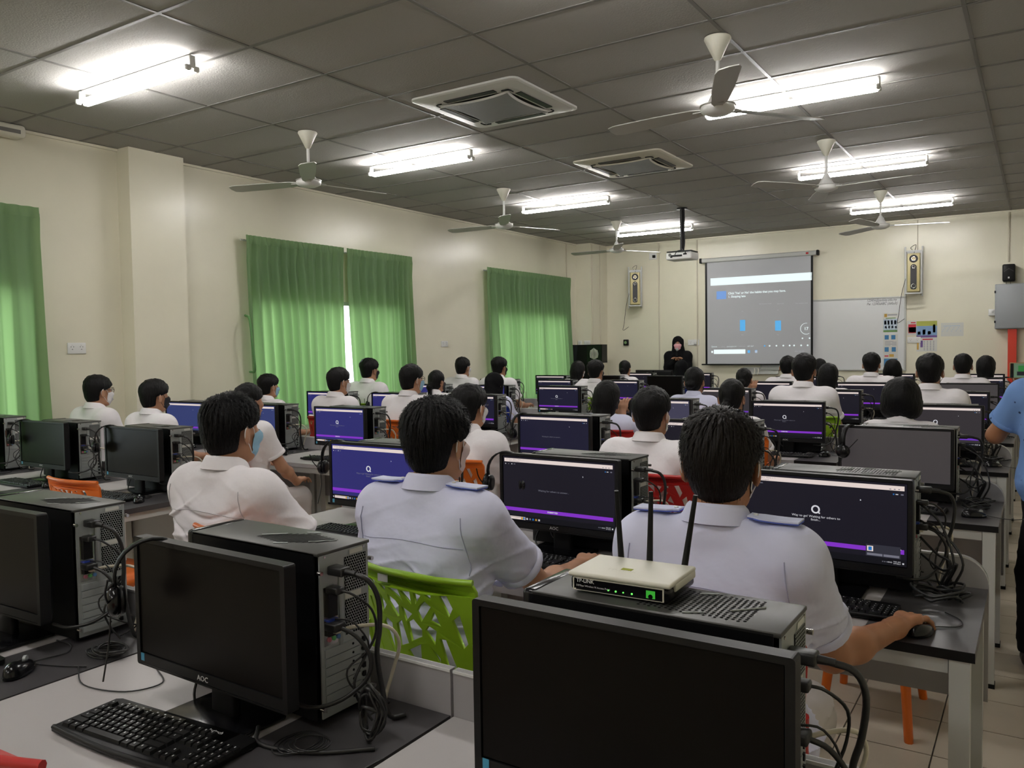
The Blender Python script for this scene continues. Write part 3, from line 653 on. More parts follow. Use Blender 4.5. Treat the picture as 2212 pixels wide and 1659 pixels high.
for j, c in SEATS:
    k = 1 if c in (0, 4) else (-1 if c == 2 else 0)
    x = colx(c, j) + .196 + (.0 if c < 3 else .0)
    o = place(desk_p[k], 'desk%d' % k, (x, ROW[j] - .465, 0))
    tag(o, 'white and dark grey computer desk, ' + seat_words(j, c), 'desk', 'computer desks in rows')

# ================================================================== TOWER CASES
def honeycomb(w, h, cell=.0072, wall=.22):
    """plate of hexagon rings in the yz plane"""
    m = MB(); R = cell / math.sqrt(3) * 1.0; dy = cell; dz = cell * math.sqrt(3) / 2; k = 0; z = -h / 2 + dz / 2
    while z < h / 2:
        y = -w / 2 + dy / 2 + (dy / 2 if k % 2 else 0)
        while y < w / 2 - dy * .3:
            o = [(0, y + R * math.sin(a * PI / 3), z + R * math.cos(a * PI / 3)) for a in range(6)]; i = [(0, y + R * (1 - wall) * math.sin(a * PI / 3), z + R * (1 - wall) * math.cos(a * PI / 3)) for a in range(6)]
            m.add(o + i, [(a, (a + 1) % 6, 6 + (a + 1) % 6, 6 + a) for a in range(6)])
            y += dy
        z += dz; k += 1
    return m
CABLES = {}
def make_tower(vent='slots', cables=True):
    """origin: desk level, centre of the footprint; rear plate faces +x, near side panel faces -y"""
    root = empty('pc_tower'); f = .012
    hx, hy = TL / 2, TW / 2
    MB().box((0, -hy + .002, (TH + f) / 2), (TL - .03, .004, TH - f - .004)).build('side_panel', M_CASE, root)
    MB().box((0, hy - .002, (TH + f) / 2), (TL - .03, .004, TH - f - .004)).build('side_panel', M_CASE, root)
    top = MB().rbox((.008, 0, TH - .004), (TL - .022, TW, .008), .002).build('top_panel', M_CASETOP, root)
    MB().box((0, 0, f + .004), (TL - .03, TW - .008, .008)).build('bottom_plate', M_CASE, root)
    MB().rbox((-hx + .014, 0, (TH + f) / 2), (.030, TW + .002, TH - f + .004), .008, seg=2).build('front_bezel', M_BLACKG, root)
    for sx in (-.17, .17):
        for sy in (-.05, .05): MB().cyl((sx, sy, 0), (sx, sy, f), .012, n=10).build('foot', M_BLACK, root)
    # vent in the top: slots or holes, over a dark well
    m = MB(); vx = .075; z = TH + .0006
    if vent == 'slots':
        for k in range(13):
            x = vx - .085 + k * .0142; t = (k - 6) / 6.0; half = .052 * (1 - abs(t) * .55); cy = .012 * t
            a = [(x - .0033 + .012, cy + half), (x + .0033 + .012, cy + half), (x + .0033 - .012, cy - half), (x - .0033 - .012, cy - half)]
            m.add([(p[0], p[1], z) for p in a], [(3, 2, 1, 0)])
    else:
        for i in range(20):
            for k in range(13):
                x = vx - .09 + i * .0095; y = -.056 + k * .0093 + (.0046 if i % 2 else 0)
                m.add([(x + .0031 * math.cos(t * PI / 3), y + .0031 * math.sin(t * PI / 3), z) for t in range(6)], [tuple(range(6))])
    tag(m.build('vent_holes', M_HOLE, top), kind='stuff')
    m = MB()
    for a, b in (((vx - .10, -.02), (vx - .055, .02)), ((vx + .055, -.015), (vx + .10, .03)), ((vx - .01, -.062), (vx + .02, -.045)), ((vx - .02, .05), (vx + .01, .064))): m.tube([(a[0], a[1], TH + .001), (b[0], b[1], TH + .001)], .002, n=4)
    m.build('fan_clip', M_ZINC, top)
    # rear plate and its fittings
    X = hx - .004; pw, ph = TW - .012, TH - f - .014; zc = f + .007 + ph / 2
    rp = MB().box((X - .002, 0, zc), (.004, pw, ph)).build('rear_plate', M_ZINC, root)
    Y = lambda u: -pw / 2 + u * pw
    Z = lambda v: f + .007 + v * ph
    for v0, v1 in ((.73, .95), (.46, .68)):
        MB().box((X + .0004, Y(.72), Z((v0 + v1) / 2)), (.0006, pw * .46, ph * (v1 - v0))).build('grille_well', M_HOLE, rp)
        o = honeycomb(pw * .47, ph * (v1 - v0)).build('honeycomb_grille', M_ZINC, rp, (X + .0018, Y(.72), Z((v0 + v1) / 2))); tag(o, kind='stuff')
    MB().box((X + .0010, Y(.66), Z(.705)), (.001, pw * .34, .013)).build('sticker', M_LABEL, rp); MB().box((X + .0010, Y(.74), Z(.975)), (.001, pw * .28, .010)).build('sticker', M_LABEL, rp)
    MB().rbox((X + .001, Y(.40), Z(.66)), (.005, .012, ph * .50), .002).build('channel', M_ZINC, rp)
    io = MB().box((X + .0006, Y(.19), Z(.62)), (.0014, pw * .27, ph * .36)).build('io_shield', M_STEEL, rp)
    m = MB()
    for v, h, c in ((.76, .022, 0), (.71, .030, 0), (.65, .030, 0), (.585, .016, 1), (.555, .014, 0), (.52, .018, 0)): m.box((X + .005, Y(.19), Z(v)), (.010, pw * .18, h * .8), c)
    for v, k in ((.475, 2), (.475, 3), (.475, 4)): m.cyl((X, Y(.06 + .09 * (k - 1)), Z(v)), (X + .004, Y(.06 + .09 * (k - 1)), Z(v)), .0055, n=8, mi=k)
    m.build('ports', [M_BLACK, mat('port_blue', (.02, .05, .35), .5), mat('jack_pink', (.5, .15, .2), .5), mat('jack_green', (.1, .4, .12), .5), mat('jack_blue', (.08, .2, .45), .5)], io)
    for k in range(7):
        z = Z(.035 + .056 * k); s = MB().box((X + .0016, Y(.42), z + .008), (.0032, pw * .72, .0175)).build('slot_cover', M_ZINC, rp)
        MB().cyl((X + .003, Y(.62), z + .008), (X + .0042, Y(.62), z + .008), .003, n=6).build('screw_hole', M_HOLE, s)
        MB().box((X + .002, Y(.86), z + .008), (.004, .008, .012)).box((X + .003, Y(.83), z + .008), (.003, .006, .006)).build('slot_tab', M_BLACK, s)
    for y, v in ((-hy - .001, .90), (hy + .001, .90), (-hy - .001, .07), (hy + .001, .07)):
        MB().cyl((X, y * .96, Z(v)), (X + .011, y * .96, Z(v)), .005, n=8).build('thumb_screw', M_STEEL, root)
    for y in (-.06, .06): MB().cyl((X, y, TH - .012), (X + .002, y, TH - .012), .003, n=8).build('screw', M_STEEL, root)
    # plugs and leads
    if cables:
        MB().rbox((X + .022, Y(.24), Z(.90)), (.045, .030, .020), .004).cyl((X + .04, Y(.24), Z(.90)), (X + .07, Y(.26), Z(.895)), .008, .006, n=8).tube([(X + .06, Y(.26), Z(.895)), (X + .095, Y(.34), Z(.86)), (X + .108, Y(.45), Z(.74)), (X + .10, Y(.52), Z(.55)), (X + .085, Y(.56), Z(.38)), (X + .09, Y(.62), Z(.16)), (X + .10, Y(.70), -.0 + .012), (X + .12, Y(.9), .008)], .0058, n=7).build('power_lead', M_CABLE, root)
        MB().rbox((X + .018, Y(.18), Z(.785)), (.036, .026, .016), .004).tube([(X + .03, Y(.2), Z(.785)), (X + .055, Y(.3), Z(.76)), (X + .08, Y(.5), Z(.66)), (X + .075, Y(.62), Z(.5)), (X + .06, Y(.48), Z(.36)), (X + .055, Y(.28), Z(.22)), (X + .06, Y(.36), Z(.08)), (X + .075, Y(.5), .008)], .0030, n=6).build('signal_lead', M_CABLE, root)
        MB().rbox((X + .018, Y(.16), Z(.565)), (.036, .034, .018), .004).tube([(X + .03, Y(.18), Z(.56)), (X + .06, Y(.3), Z(.51)), (X + .085, Y(.42), Z(.38)), (X + .075, Y(.40), Z(.24)), (X + .045, Y(.1), Z(.14)), (X + .01, -hy - .03, Z(.12)), (X - .05, -hy - .04, Z(.13))], .0048, n=7).build('monitor_lead', M_CABLE, root)
        MB().rbox((X + .010, Y(.22), Z(.53)), (.022, .014, .012), .002).tube([(X + .015, Y(.22), Z(.53)), (X + .05, Y(.5), Z(.545)), (X + .085, Y(.8), Z(.52)), (X + .095, Y(.98), Z(.40)), (X + .075, Y(.98), Z(.22)), (X + .06, Y(.92), Z(.06)), (X + .055, Y(.88), .006)], .0042, n=7).build('network_lead', M_CABLEW, root)
        MB().tube([(X + .010, Y(.22), Z(.60)), (X + .05, Y(.34), Z(.58)), (X + .07, Y(.5), Z(.42)), (X + .04, Y(.25), Z(.30)), (X + .05, Y(.30), Z(.18)), (X + .09, Y(.55), Z(.10)), (X + .085, Y(.8), Z(.04)), (X + .05, Y(.6), .006)], .0022, n=5).build('usb_lead', M_CABLE, root)
    return root
tow_p = {'slots': make_tower('slots'), 'holes': make_tower('holes')}
TOW = {}
for j, c in SEATS:
    k = 'holes' if (j, c) in ((0, 0), (1, 0)) else 'slots'
    o = place(tow_p[k], 'tow' + k, (colx(c, j) - TL / 2, ROW[j] + TW / 2, DESK), math.radians(random.uniform(-1.2, 1.2)) if j > 0 else math.radians([-.2, -1.0, 1.2][c]))
    tag(o, 'black computer tower case behind its monitor, ' + seat_words(j, c), 'computer', 'black tower computers'); TOW[(j, c)] = o

# ================================================================== MONITORS
MW, MH, MZ = .500, .305, .088
SW, SH = .470, .262; SX0 = -SW / 2; SZ0 = MZ + .030
def scr_mats(kind):
    bg = {'dark': srgb(25, 23, 33), 'darkblue': srgb(27, 26, 48), 'blue': srgb(46, 45, 112), 'blue2': srgb(52, 62, 112), 'grey': srgb(54, 50, 53), 'slate': srgb(66, 64, 84)}[kind]
    return [emis('screen_bg_' + kind, bg, .9), emis('screen_white', srgb(238, 222, 216), .85), emis('screen_purple', srgb(132, 52, 200), .9) if kind not in ('grey',) else emis('screen_purple_dim', srgb(112, 60, 190), .8), emis('screen_text', srgb(225, 225, 232), .8), emis('screen_text_dim', srgb(140, 140, 155), .6), emis('screen_taskbar', srgb(20, 20, 26), .7), emis('screen_accent_blue', srgb(40, 120, 200), .8), emis('screen_popup', srgb(52, 52, 62), .8), emis('screen_accent_gold', srgb(210, 160, 60), .8)]
def screen_mesh(kind, content):
    m = MB(); Y0 = -.0105
    def R(u0, v0, u1, v1, mi, dz=.0003): m.quad((SX0 + u0 * SW, Y0 - dz, SZ0 + v0 * SH), (SX0 + u1 * SW, Y0 - dz, SZ0 + v0 * SH), (SX0 + u1 * SW, Y0 - dz, SZ0 + v1 * SH), (SX0 + u0 * SW, Y0 - dz, SZ0 + v1 * SH), mi)
    def T(s, u, v, size, mi=3, al='CENTER', bold=0): m.mesh_from(text_mesh(s, size, 0, al, 0, bold), Matrix.Translation((SX0 + u * SW, Y0 - .0006, SZ0 + v * SH)) @ Matrix.Rotation(PI / 2, 4, 'X'), mi)
    R(0, 0, 1, 1, 0, 0)
    if content == 'off': return m
    R(.012, .915, .985, .972, 1); R(.012, .043, .985, .05, 5)
    T('Join Game - Quiz x   Home  x  +', .03, .957, .006, 4, 'LEFT'); T('quiz.com/join/game', .06, .930, .006, 4, 'LEFT')
    for u in (.90, .925, .95): R(u, .925, u + .01, .935, 4, .0005)
    R(.02, .875, .028, .89, 3); R(.05, .878, .055, .885, 3); R(.08, .875, .088, .89, 3); R(.10, .878, .118, .888, 4)
    R(.92, .862, .928, .878, 6); R(.935, .865, .95, .875, 3); R(.965, .862, .98, .878, 4)
    R(.0, .150, .985, .205, 2); T('SUBMITTED', .46, .178, .0085, 3, bold=.0003)
    R(.0, .0, 1, .085, 5, .0002); R(.025, .018, .205, .062, 1); R(.004, .028, .016, .05, 3); R(.165, .022, .185, .058, 8, .0005); R(.185, .022, .2, .058, 6, .0005)
    for k, mi in enumerate((3, 4, 6, 8, 3)): R(.215 + .028 * k, .026, .230 + .028 * k, .054, mi)
    T('ENG', .905, .04, .006, 3); T('9:05 AM', .945, .052, .0055, 3); T('2/7/2023', .945, .03, .0055, 3); R(.975, .028, .985, .05, 3)
    for k in range(3): R(.86 + .012 * k, .035, .867 + .012 * k, .048, 4)
    m.add([(SX0 + .73 * SW, Y0 - .0006, SZ0 + .78 * SH), (SX0 + .738 * SW, Y0 - .0006, SZ0 + .765 * SH), (SX0 + .73 * SW, Y0 - .0006, SZ0 + .755 * SH)], [(0, 1, 2)], 3)
    if content == 'wait': T('Waiting for others to answer...', .47, .50, .0105, 4)
    if content in ('q', 'qpop'):
        a, b = SX0 + .46 * SW, SZ0 + .60 * SH
        m.tube([(a + .0105 * math.cos(t * PI / 10), Y0 - .0012, b + .0115 * math.sin(t * PI / 10)) for t in range(20)], .0026, n=5, res=1, closed=True, mi=3); m.tube([(a + .006, Y0 - .0012, b - .008), (a + .0125, Y0 - .0012, b - .013)], .0022, n=5, mi=3)
        T('Way to go! Waiting for others to', .46, .505, .0105, 4 if content == 'q' else 3); T('finish...', .46, .465, .0105, 4 if content == 'q' else 3)
    if content == 'qpop':
        R(.765, .09, .965, .235, 7, .0008); R(.772, .15, .808, .215, 1, .001); R(.78, .16, .80, .205, 6, .0011)
        T('Suggested', .783, .225, .005, 3, 'LEFT'); T('Microsoft recommends Edge', .815, .205, .0062, 3, 'LEFT', .0002); T('Faster, safer browsing on', .815, .185, .0052, 4, 'LEFT'); T('the web, ready to use', .815, .168, .0052, 4, 'LEFT')
        R(.772, .1, .862, .128, 4, .001); R(.868, .1, .958, .128, 4, .001); T('Download', .817, .114, .0055, 3); T('Dismiss', .913, .114, .0055, 3)
        for mm in (): pass
    return m
M_OFF = mat('screen_off_panel', (.004, .0032, .0028), .3, spec=.10)
M_OFFG = mat('screen_grey_reflection', (.03, .028, .03), .35, emit=srgb(58, 54, 56), es=.8)  # switched-off panel; room reflection put in as grey colour and faint glow
_scr = {}
def screen_data(kind, content):
    k = (kind, content)
    if k not in _scr:
        if content == 'off': _scr[k] = screen_mesh('dark', 'off').mesh('screen', [M_OFFG if kind == 'grey' else M_OFF])
        else: _scr[k] = screen_mesh(kind, content).mesh('screen', scr_mats(kind))
    return _scr[k]
def make_monitor():
    """origin: desk level under the panel centre; screen faces -y"""
    root = empty('monitor')
    out = rrect(-MW / 2, MZ, MW / 2, MZ + MH, .006); zi0, zi1 = SZ0 - .002, SZ0 + SH + .002; inn = rrect(-SW / 2 - .002, zi0, SW / 2 + .002, zi1, .002)
    m = MB(); n = len(out)
    A = [(a, -.014, b) for a, b in out]; B = [(a, -.014, b) for a, b in inn]; D = [(a, -.0095, b) for a, b in inn]; E_ = [(a, .016, b) for a, b in out]; F = [(a * .86, .045, (b - MZ - MH / 2) * .8 + MZ + MH / 2) for a, b in out]
    for P, Q in ((A, B), (B, D)): m.add(P + Q, [(k, (k + 1) % n, n + (k + 1) % n, n + k) for k in range(n)])
    for P, Q in ((E_, A), (F, E_)): m.add(P + Q, [(k, (k + 1) % n, n + (k + 1) % n, n + k) for k in range(n)])
    m.add(F, [tuple(range(n))])
    sh = m.build('housing', M_BLACK, root)
    MB().mesh_from(text_mesh('AOC', .017, .0002), Matrix.Translation((-.012, -.0146, MZ + .0155)) @ Matrix.Rotation(PI / 2, 4, 'X')).build('logo', M_LOGO, sh)
    MB().box((-MW / 2 + .022, -.0143, MZ + .02), (.012, .0008, .018)).build('energy_sticker', M_STARB, sh)
    MB().box((0, -.0143, MZ + .0055), (.47, .0012, .0015)).build('chin_line', M_BLACKG, sh)
    o = obj('screen', screen_data('dark', 'off'), root)
    MB().rbox((0, .035, .115), (.075, .022, .21), .006).build('neck', M_BLACK, root)
    MB().rbox((0, .015, .008), (.235, .175, .014), .006).build('base', M_BLACKG, root)
    MB().tube([(-.05, .045, .17), (-.07, .06, .12), (-.06, .055, .06), (-.03, .05, .045), (-.01, .055, .07), (.02, .05, .13)], .004, n=6).tube([(-.03, .045, .16), (-.10, .06, .10), (-.13, .05, .03), (-.09, .03, .006), (-.05, .06, .006), (.05, .075, .006)], .0035, n=6).build('cable', M_CABLE, root)
    return root
mon_p = make_monitor()
SCR = {(0, 0): ('dark', 'off'), (0, 1): ('dark', 'off'), (0, 2): ('dark', 'off'),
       (1, 0): ('dark', 'qpop'), (1, 1): ('dark', 'wait'), (1, 2): ('blue', 'q'), (1, 4): ('dark', 'off'), (1, 5): ('dark', 'off'), (1, 6): ('dark', 'off'),
       (2, 0): ('grey', 'off'), (2, 1): ('dark', 'wait'), (2, 2): ('darkblue', 'wait'), (2, 4): ('blue', 'q'), (2, 5): ('blue2', 'plain'), (2, 6): ('blue2', 'plain'),
       (3, 0): ('grey', 'q'), (3, 1): ('dark', 'q'), (3, 2): ('slate', 'plain'), (3, 4): ('darkblue', 'plain'), (3, 5): ('blue', 'plain'), (3, 6): ('blue', 'plain'),
       (4, 0): ('dark', 'plain'), (4, 1): ('dark', 'plain'), (4, 2): ('grey', 'plain'), (4, 4): ('darkblue', 'q'), (4, 5): ('blue', 'plain'), (4, 6): ('blue', 'plain'),
       (5, 0): ('grey', 'off'), (5, 1): ('dark', 'plain'), (5, 2): ('dark', 'plain'), (5, 4): ('darkblue', 'plain'), (5, 5): ('darkblue', 'plain'), (5, 6): ('blue', 'plain'),
       (6, 4): ('dark', 'off'), (7, 4): ('dark', 'plain'), (6, 5): ('dark', 'off')}
SCRW = {'off': 'switched off', 'wait': 'showing a waiting message', 'q': 'showing a round quiz logo', 'qpop': 'showing a quiz logo and pop-up notice', 'plain': 'showing a quiz page'}
MON = {}
for j, c in SEATS:
    kd, ct = SCR.get((j, c), ('dark', 'plain'))
    rz = {(0, 0): 0.0, (0, 1): -.02, (1, 0): -.02, (1, 1): -.012, (1, 2): .0}.get((j, c), random.uniform(-.035, .035))
    dx = {(0, 0): .005, (0, 1): .0, (2, 0): -.045, (1, 0): -.035, (1, 1): -.05, (1, 2): -.045, (2, 2): -.05, (2, 1): -.03}.get((j, c), random.uniform(-.03, .01)); dy = {(0, 0): -.085, (0, 1): -.10}.get((j, c), -.085)
    o = place(mon_p, 'mon', (colx(c, j) - TL / 2 + dx, ROW[j] + dy - .01, DESK), rz)
    for ch in CH(o):
        if ch.name.split('.')[0] == 'screen': ch.data = screen_data(kd, ct)
    if j == 0: o.scale = ({0: 1.085, 1: 1.06, 2: 1.05}[c], 1, 1)
    tag(o, 'black flat monitor %s, %s' % (SCRW[ct], seat_words(j, c)), 'monitor', 'black flat monitors on the desks'); MON[(j, c)] = o

# ================================================================== KEYBOARDS, MICE, HEADSETS
KW, KD = .440, .150
def kb_layout():
    u = .0190; keys = []; x0 = -KW / 2 + .016
    def row(z, items, x=0.0):
        for w in items:
            if w > 0: keys.append((x0 + (x + w / 2) * u, z, w * u - .0016))
            x += abs(w)
    row(.050, [1, -.6, 1, 1, 1, 1, -.4, 1, 1, 1, 1, -.4, 1, 1, 1, 1, -.3, 1, 1, 1])
    row(.026, [1] * 13 + [2, -.3, 1, 1, 1, -.3, 1, 1, 1, 1]); row(.007, [1.5] + [1] * 12 + [1.5, -.3, 1, 1, 1, -.3, 1, 1, 1, 1])
    row(-.012, [1.75] + [1] * 11 + [2.25, -3.6, 1, 1, 1, 1]); row(-.031, [2.25] + [1] * 10 + [2.75, -1.3, 1, -1.3, 1, 1, 1, 1]); row(-.050, [1.25, 1.25, 1.25, 6.25, 1.25, 1.25, 1.25, 1.25, -.3, 1, 1, 1, -.3, 2, 1, 1])
    return keys
KEYS = kb_layout(); _km = {}
def key_mesh(w, d=.0172):
    k = round(w, 4)
    if k not in _km:
        m = MB(); a, b = w / 2, d / 2; t = .0028
        m.add([(-a, -b, 0), (a, -b, 0), (a, b, 0), (-a, b, 0), (-a + t, -b + t * .8, .0065), (a - t, -b + t * .8, .0065), (a - t, b - t * .5, .0072), (-a + t, b - t * .5, .0072)], [(4, 5, 6, 7), (0, 1, 5, 4), (1, 2, 6, 5), (2, 3, 7, 6), (3, 0, 4, 7)], 0)
        if w < .04: m.add([(-a * .35 - .0005, .0006, .00710), (-a * .35 + .0022, .0006, .00710), (-a * .35 + .0022, .0050, .0073), (-a * .35 - .0005, .0050, .0073)], [(0, 1, 2, 3)], 1)
        _km[k] = m.mesh('key', [M_BLACK, M_LOGO])
    return _km[k]
def make_keyboard(near):
    root = empty('keyboard')
    out = [(-KW / 2, .075), (-KW / 2 + .012, .082), (KW / 2 - .012, .082), (KW / 2, .075), (KW / 2, -.070)] + [(KW / 2 - KW * t / 12, -.070 - .014 * math.sin(PI * t / 12)) for t in range(1, 12)] + [(-KW / 2, -.070)]
    MB().prism(out, .004, .015).build('body', M_BLACK, root)
    MB().tube([(p[0] * .985, p[1] + .003, .013) for p in out[4:]], .006, n=6, res=1).build('front_lip', M_BLACK, root)
    if near:
        for x, y, w in KEYS: obj('key', key_mesh(w), root, (x, y, .015))
        m = MB(); m.box((-.08, .0685, .0155), (.19, .010, .002)); m.build('media_strip', M_BLACKG, root)
        for k in range(8): MB().box((-.165 + .024 * k, .0685, .0168), (.004, .003, .0004)).build('media_mark', M_LOGO, root)
        MB().mesh_from(text_mesh('logitech', .013, 0, 'CENTER', 0, .0002), Matrix.Translation((.115, .066, .0153))).build('logo', M_LOGO, root)
    else:
        m = MB()
        for x, y, w in KEYS:
            k = key_mesh(w)
            for p in k.polygons: m.add([tuple(k.vertices[i].co + Vector((x, y, .015))) for i in p.vertices], [tuple(range(len(p.vertices)))], p.material_index)
        tag(m.build('keys', [M_BLACK, M_LOGO], root), kind='stuff')
        MB().mesh_from(text_mesh('logitech', .013, 0, 'CENTER', 0, .0002), Matrix.Translation((.115, .066, .0153))).build('logo', M_LOGO, root)
    for sx in (-.18, .18): MB().box((sx, .06, .002), (.03, .012, .004)).box((sx, -.055, .002), (.03, .012, .004)).build('foot', M_BLACK, root)
    return root
kbn = make_keyboard(True); kbn.scale = (1.03, 1.08, 1); kbn.location = (-1.582, 1.005, DESK); kbn.rotation_euler = (0, 0, math.radians(4))
tag(kbn, 'black keyboard with white lettering in the foreground, on the white desk', 'keyboard', 'black keyboards')
kb_p = make_keyboard(False)
def make_mouse():
    root = empty('mouse'); m = MB(); n, k = 16, 8; vs = []
    for i in range(n):
        t = 2 * PI * i / n; vs.append((.030 * math.cos(t) * (1 - .08 * math.sin(t)), .055 * math.sin(t), .004))
    for ring in range(1, k):
        a = ring / k * PI / 2
        for i in range(n):
            t = 2 * PI * i / n; vs.append((.030 * math.cos(t) * math.cos(a) ** .55, .055 * math.sin(t) * math.cos(a) ** .5, .004 + .032 * math.sin(a) * (1 - .18 * math.sin(t) - .05)))
    vs.append((0, 0, .034)); m.add(vs, [(r * n + i, r * n + (i + 1) % n, (r + 1) * n + (i + 1) % n, (r + 1) * n + i) for r in range(k - 1) for i in range(n)] + [((k - 1) * n + i, (k - 1) * n + (i + 1) % n, len(vs) - 1) for i in range(n)] + [tuple(range(n - 1, -1, -1))], 0, True)
    m.build('shell', M_BLACKG, root)
    MB().cyl((-.004, .030, .030), (.004, .030, .030), .008, n=12).build('wheel', M_ZINC, root)
    MB().tube([(.030 * math.cos(t), .053 * math.sin(t), .012) for t in np.linspace(.5, PI - .5, 9)], .0016, n=4, res=1).build('silver_trim', M_STEEL, root)
    MB().tube([(0, .053, .010), (.01, .09, .004), (.05, .14, .003), (.03, .20, .003), (-.03, .24, .003)], .0018, n=5).build('cable', M_CABLE, root)
    return root
mo_p = make_mouse()
KBS = [(0, 2), (1, 0), (1, 1), (1, 2), (1, 4), (1, 5), (1, 6), (2, 0), (2, 1), (2, 2), (2, 4), (2, 5), (2, 6), (3, 0), (3, 1), (3, 2), (3, 4), (4, 0), (4, 1), (5, 0), (5, 1), (6, 0)]
for j, c in KBS:
    dx = {(1, 0): -.01, (1, 2): -.04, (0, 2): -.02}.get((j, c), random.uniform(-.03, .01))
    o = place(kb_p, 'kb', (colx(c, j) - TL / 2 + dx, ROW[j] - .245, DESK), math.radians(random.uniform(-3, 2)))
    tag(o, 'black keyboard in front of the monitor, ' + seat_words(j, c), 'keyboard', 'black keyboards')
for j, c in KBS:
    dx, dy, rz = {(0, 2): (.07, -.19, .6), (1, 0): (.055, -.38, -.3), (1, 1): (.02, -.23, 0), (1, 4): (.06, -.25, .9), (2, 0): (.09, -.29, -1.2), (3, 0): (.10, -.22, -1.3), (3, 1): (.06, -.18, -.5)}.get((j, c), (.06, random.uniform(-.28, -.2), random.uniform(-.6, .4)))
    o = place(mo_p, 'mo', (colx(c, j) + dx, ROW[j] + dy, DESK), rz)
    tag(o, 'black computer mouse with silver trim, ' + seat_words(j, c), 'mouse', 'black computer mice')

def make_headset():
    """hangs from the band over the left end of a monitor top: origin at the top of the band, arch in the xz plane"""
    root = empty('headset'); r = .082
    band = [(r * math.cos(a), 0, -r + r * math.sin(a)) for a in np.linspace(-.25, PI + .25, 15)]
    m = MB(); P = [Vector(p) for p in band]; n = len(P); vs = []
    for i, p in enumerate(P):
        d = (p - Vector((0, 0, -r))).normalized()
        for s, t in ((-.012, -.003), (.012, -.003), (.012, .003), (-.012, .003)): vs.append(p + Vector((0, s, 0)) + d * t)
    m.add(vs, [(4 * i + k, 4 * i + (k + 1) % 4, 4 * i + 4 + (k + 1) % 4, 4 * i + 4 + k) for i in range(n - 1) for k in range(4)] + [(3, 2, 1, 0), (4 * n - 4, 4 * n - 3, 4 * n - 2, 4 * n - 1)], 0, True)
    m.build('headband', M_BLACK, root)
    for s in (-1, 1):
        c = MB().lathe([(.004, .013), (.026, .012), (.034, .004), (.036, -.006), (.030, -.014), (.012, -.016)], 20).build('ear_cup', M_BLACKG, root, (s * (r + .004), 0, -r - .050), (0, s * PI / 2, 0))
        MB().lathe([(.018, 0), (.030, .002), (.033, .008), (.026, .014), (.010, .012)], 18).build('cushion', M_BLACK, c, (0, 0, -.026), (0, 0, 0))
        MB().tube([(s * r * 1.0, 0, -r - .010), (s * (r + .012), 0, -r - .022), (s * (r + .014), 0, -r - .045)], .005, n=6).build('slider_arm', M_BLACK, root)
    MB().tube([(-r - .012, -.01, -r - .06), (-r - .022, -.05, -r - .02), (-r - .018, -.085, -r + .02)], .0025, n=5).build('microphone_boom', M_BLACK, root)
    MB().tube([(-r - .01, 0, -r - .085), (-r - .015, .01, -r - .15), (-r - .03, .0, -r - .23)], .002, n=5).build('cable', M_CABLE, root)
    return root
hs_p = make_headset()
HS = {(0, 1): (-.185, -.012, 1.1, 1.0), (1, 1): (-.245, .0, .25, 1.0), (1, 2): (-.238, .01, .3, 1.0), (1, 4): (-.235, 0, .9, 1), (1, 5): (-.235, 0, 1.0, 1), (1, 6): (-.23, 0, .9, 1), (2, 0): (-.215, -.01, 1.35, 1.0), (2, 2): (-.238, .0, 1.1, .9), (3, 5): (-.23, 0, .6, 1), (3, 4): (-.24, 0, .4, .95), (5, 4): (-.23, 0, .8, .9)}
for (j, c), (dx, dy, rz, s) in HS.items():
    mo = MON[(j, c)]; o = place(hs_p, 'hs', (mo.location.x + dx, mo.location.y + dy, DESK + MZ + MH + .004), rz)
    tag(o, 'black headset hung over the monitor corner, ' + seat_words(j, c), 'headset', 'black headsets hanging on monitors')

o = place(hs_p, 'hs', (-5.02, 4.30, DESK + .036), .7); o.rotation_euler = (PI / 2, 0, .7); tag(o, 'black headset lying on the desk beside a keyboard in the left block', 'headset', 'black headsets hanging on monitors')
# ================================================================== PEOPLE : distance-field bodies, meshed with surface nets
def V3(a): return np.array(a, float)
def rc(P, a, b, ra, rb):
    a = V3(a); b = V3(b); d = b - a; L2 = d @ d
    qx, qy, qz = P[0] - a[0], P[1] - a[1], P[2] - a[2]
    h = np.clip((qx * d[0] + qy * d[1] + qz * d[2]) / max(L2, 1e-12), 0, 1)
    return np.sqrt((qx - h * d[0]) ** 2 + (qy - h * d[1]) ** 2 + (qz - h * d[2]) ** 2) - (ra + (rb - ra) * h)
def ell(P, c, r):
    qx, qy, qz = P[0] - c[0], P[1] - c[1], P[2] - c[2]
    k0 = np.sqrt((qx / r[0]) ** 2 + (qy / r[1]) ** 2 + (qz / r[2]) ** 2); k1 = np.sqrt((qx / r[0] ** 2) ** 2 + (qy / r[1] ** 2) ** 2 + (qz / r[2] ** 2) ** 2)
    return k0 * (k0 - 1) / np.maximum(k1, 1e-9)
def smin(a, b, k): h = np.maximum(k - np.abs(a - b), 0) / k; return np.minimum(a, b) - h * h * k * .25
def smax(a, b, k): return -smin(-a, -b, k)
def rot_into(P, c, yaw=0, pitch=0, roll=0):
    R = (Matrix.Rotation(yaw, 3, 'Z') @ Matrix.Rotation(pitch, 3, 'X') @ Matrix.Rotation(roll, 3, 'Y')).transposed()
    q = (P[0] - c[0], P[1] - c[1], P[2] - c[2])
    return tuple(R[i][0] * q[0] + R[i][1] * q[1] + R[i][2] * q[2] for i in range(3))
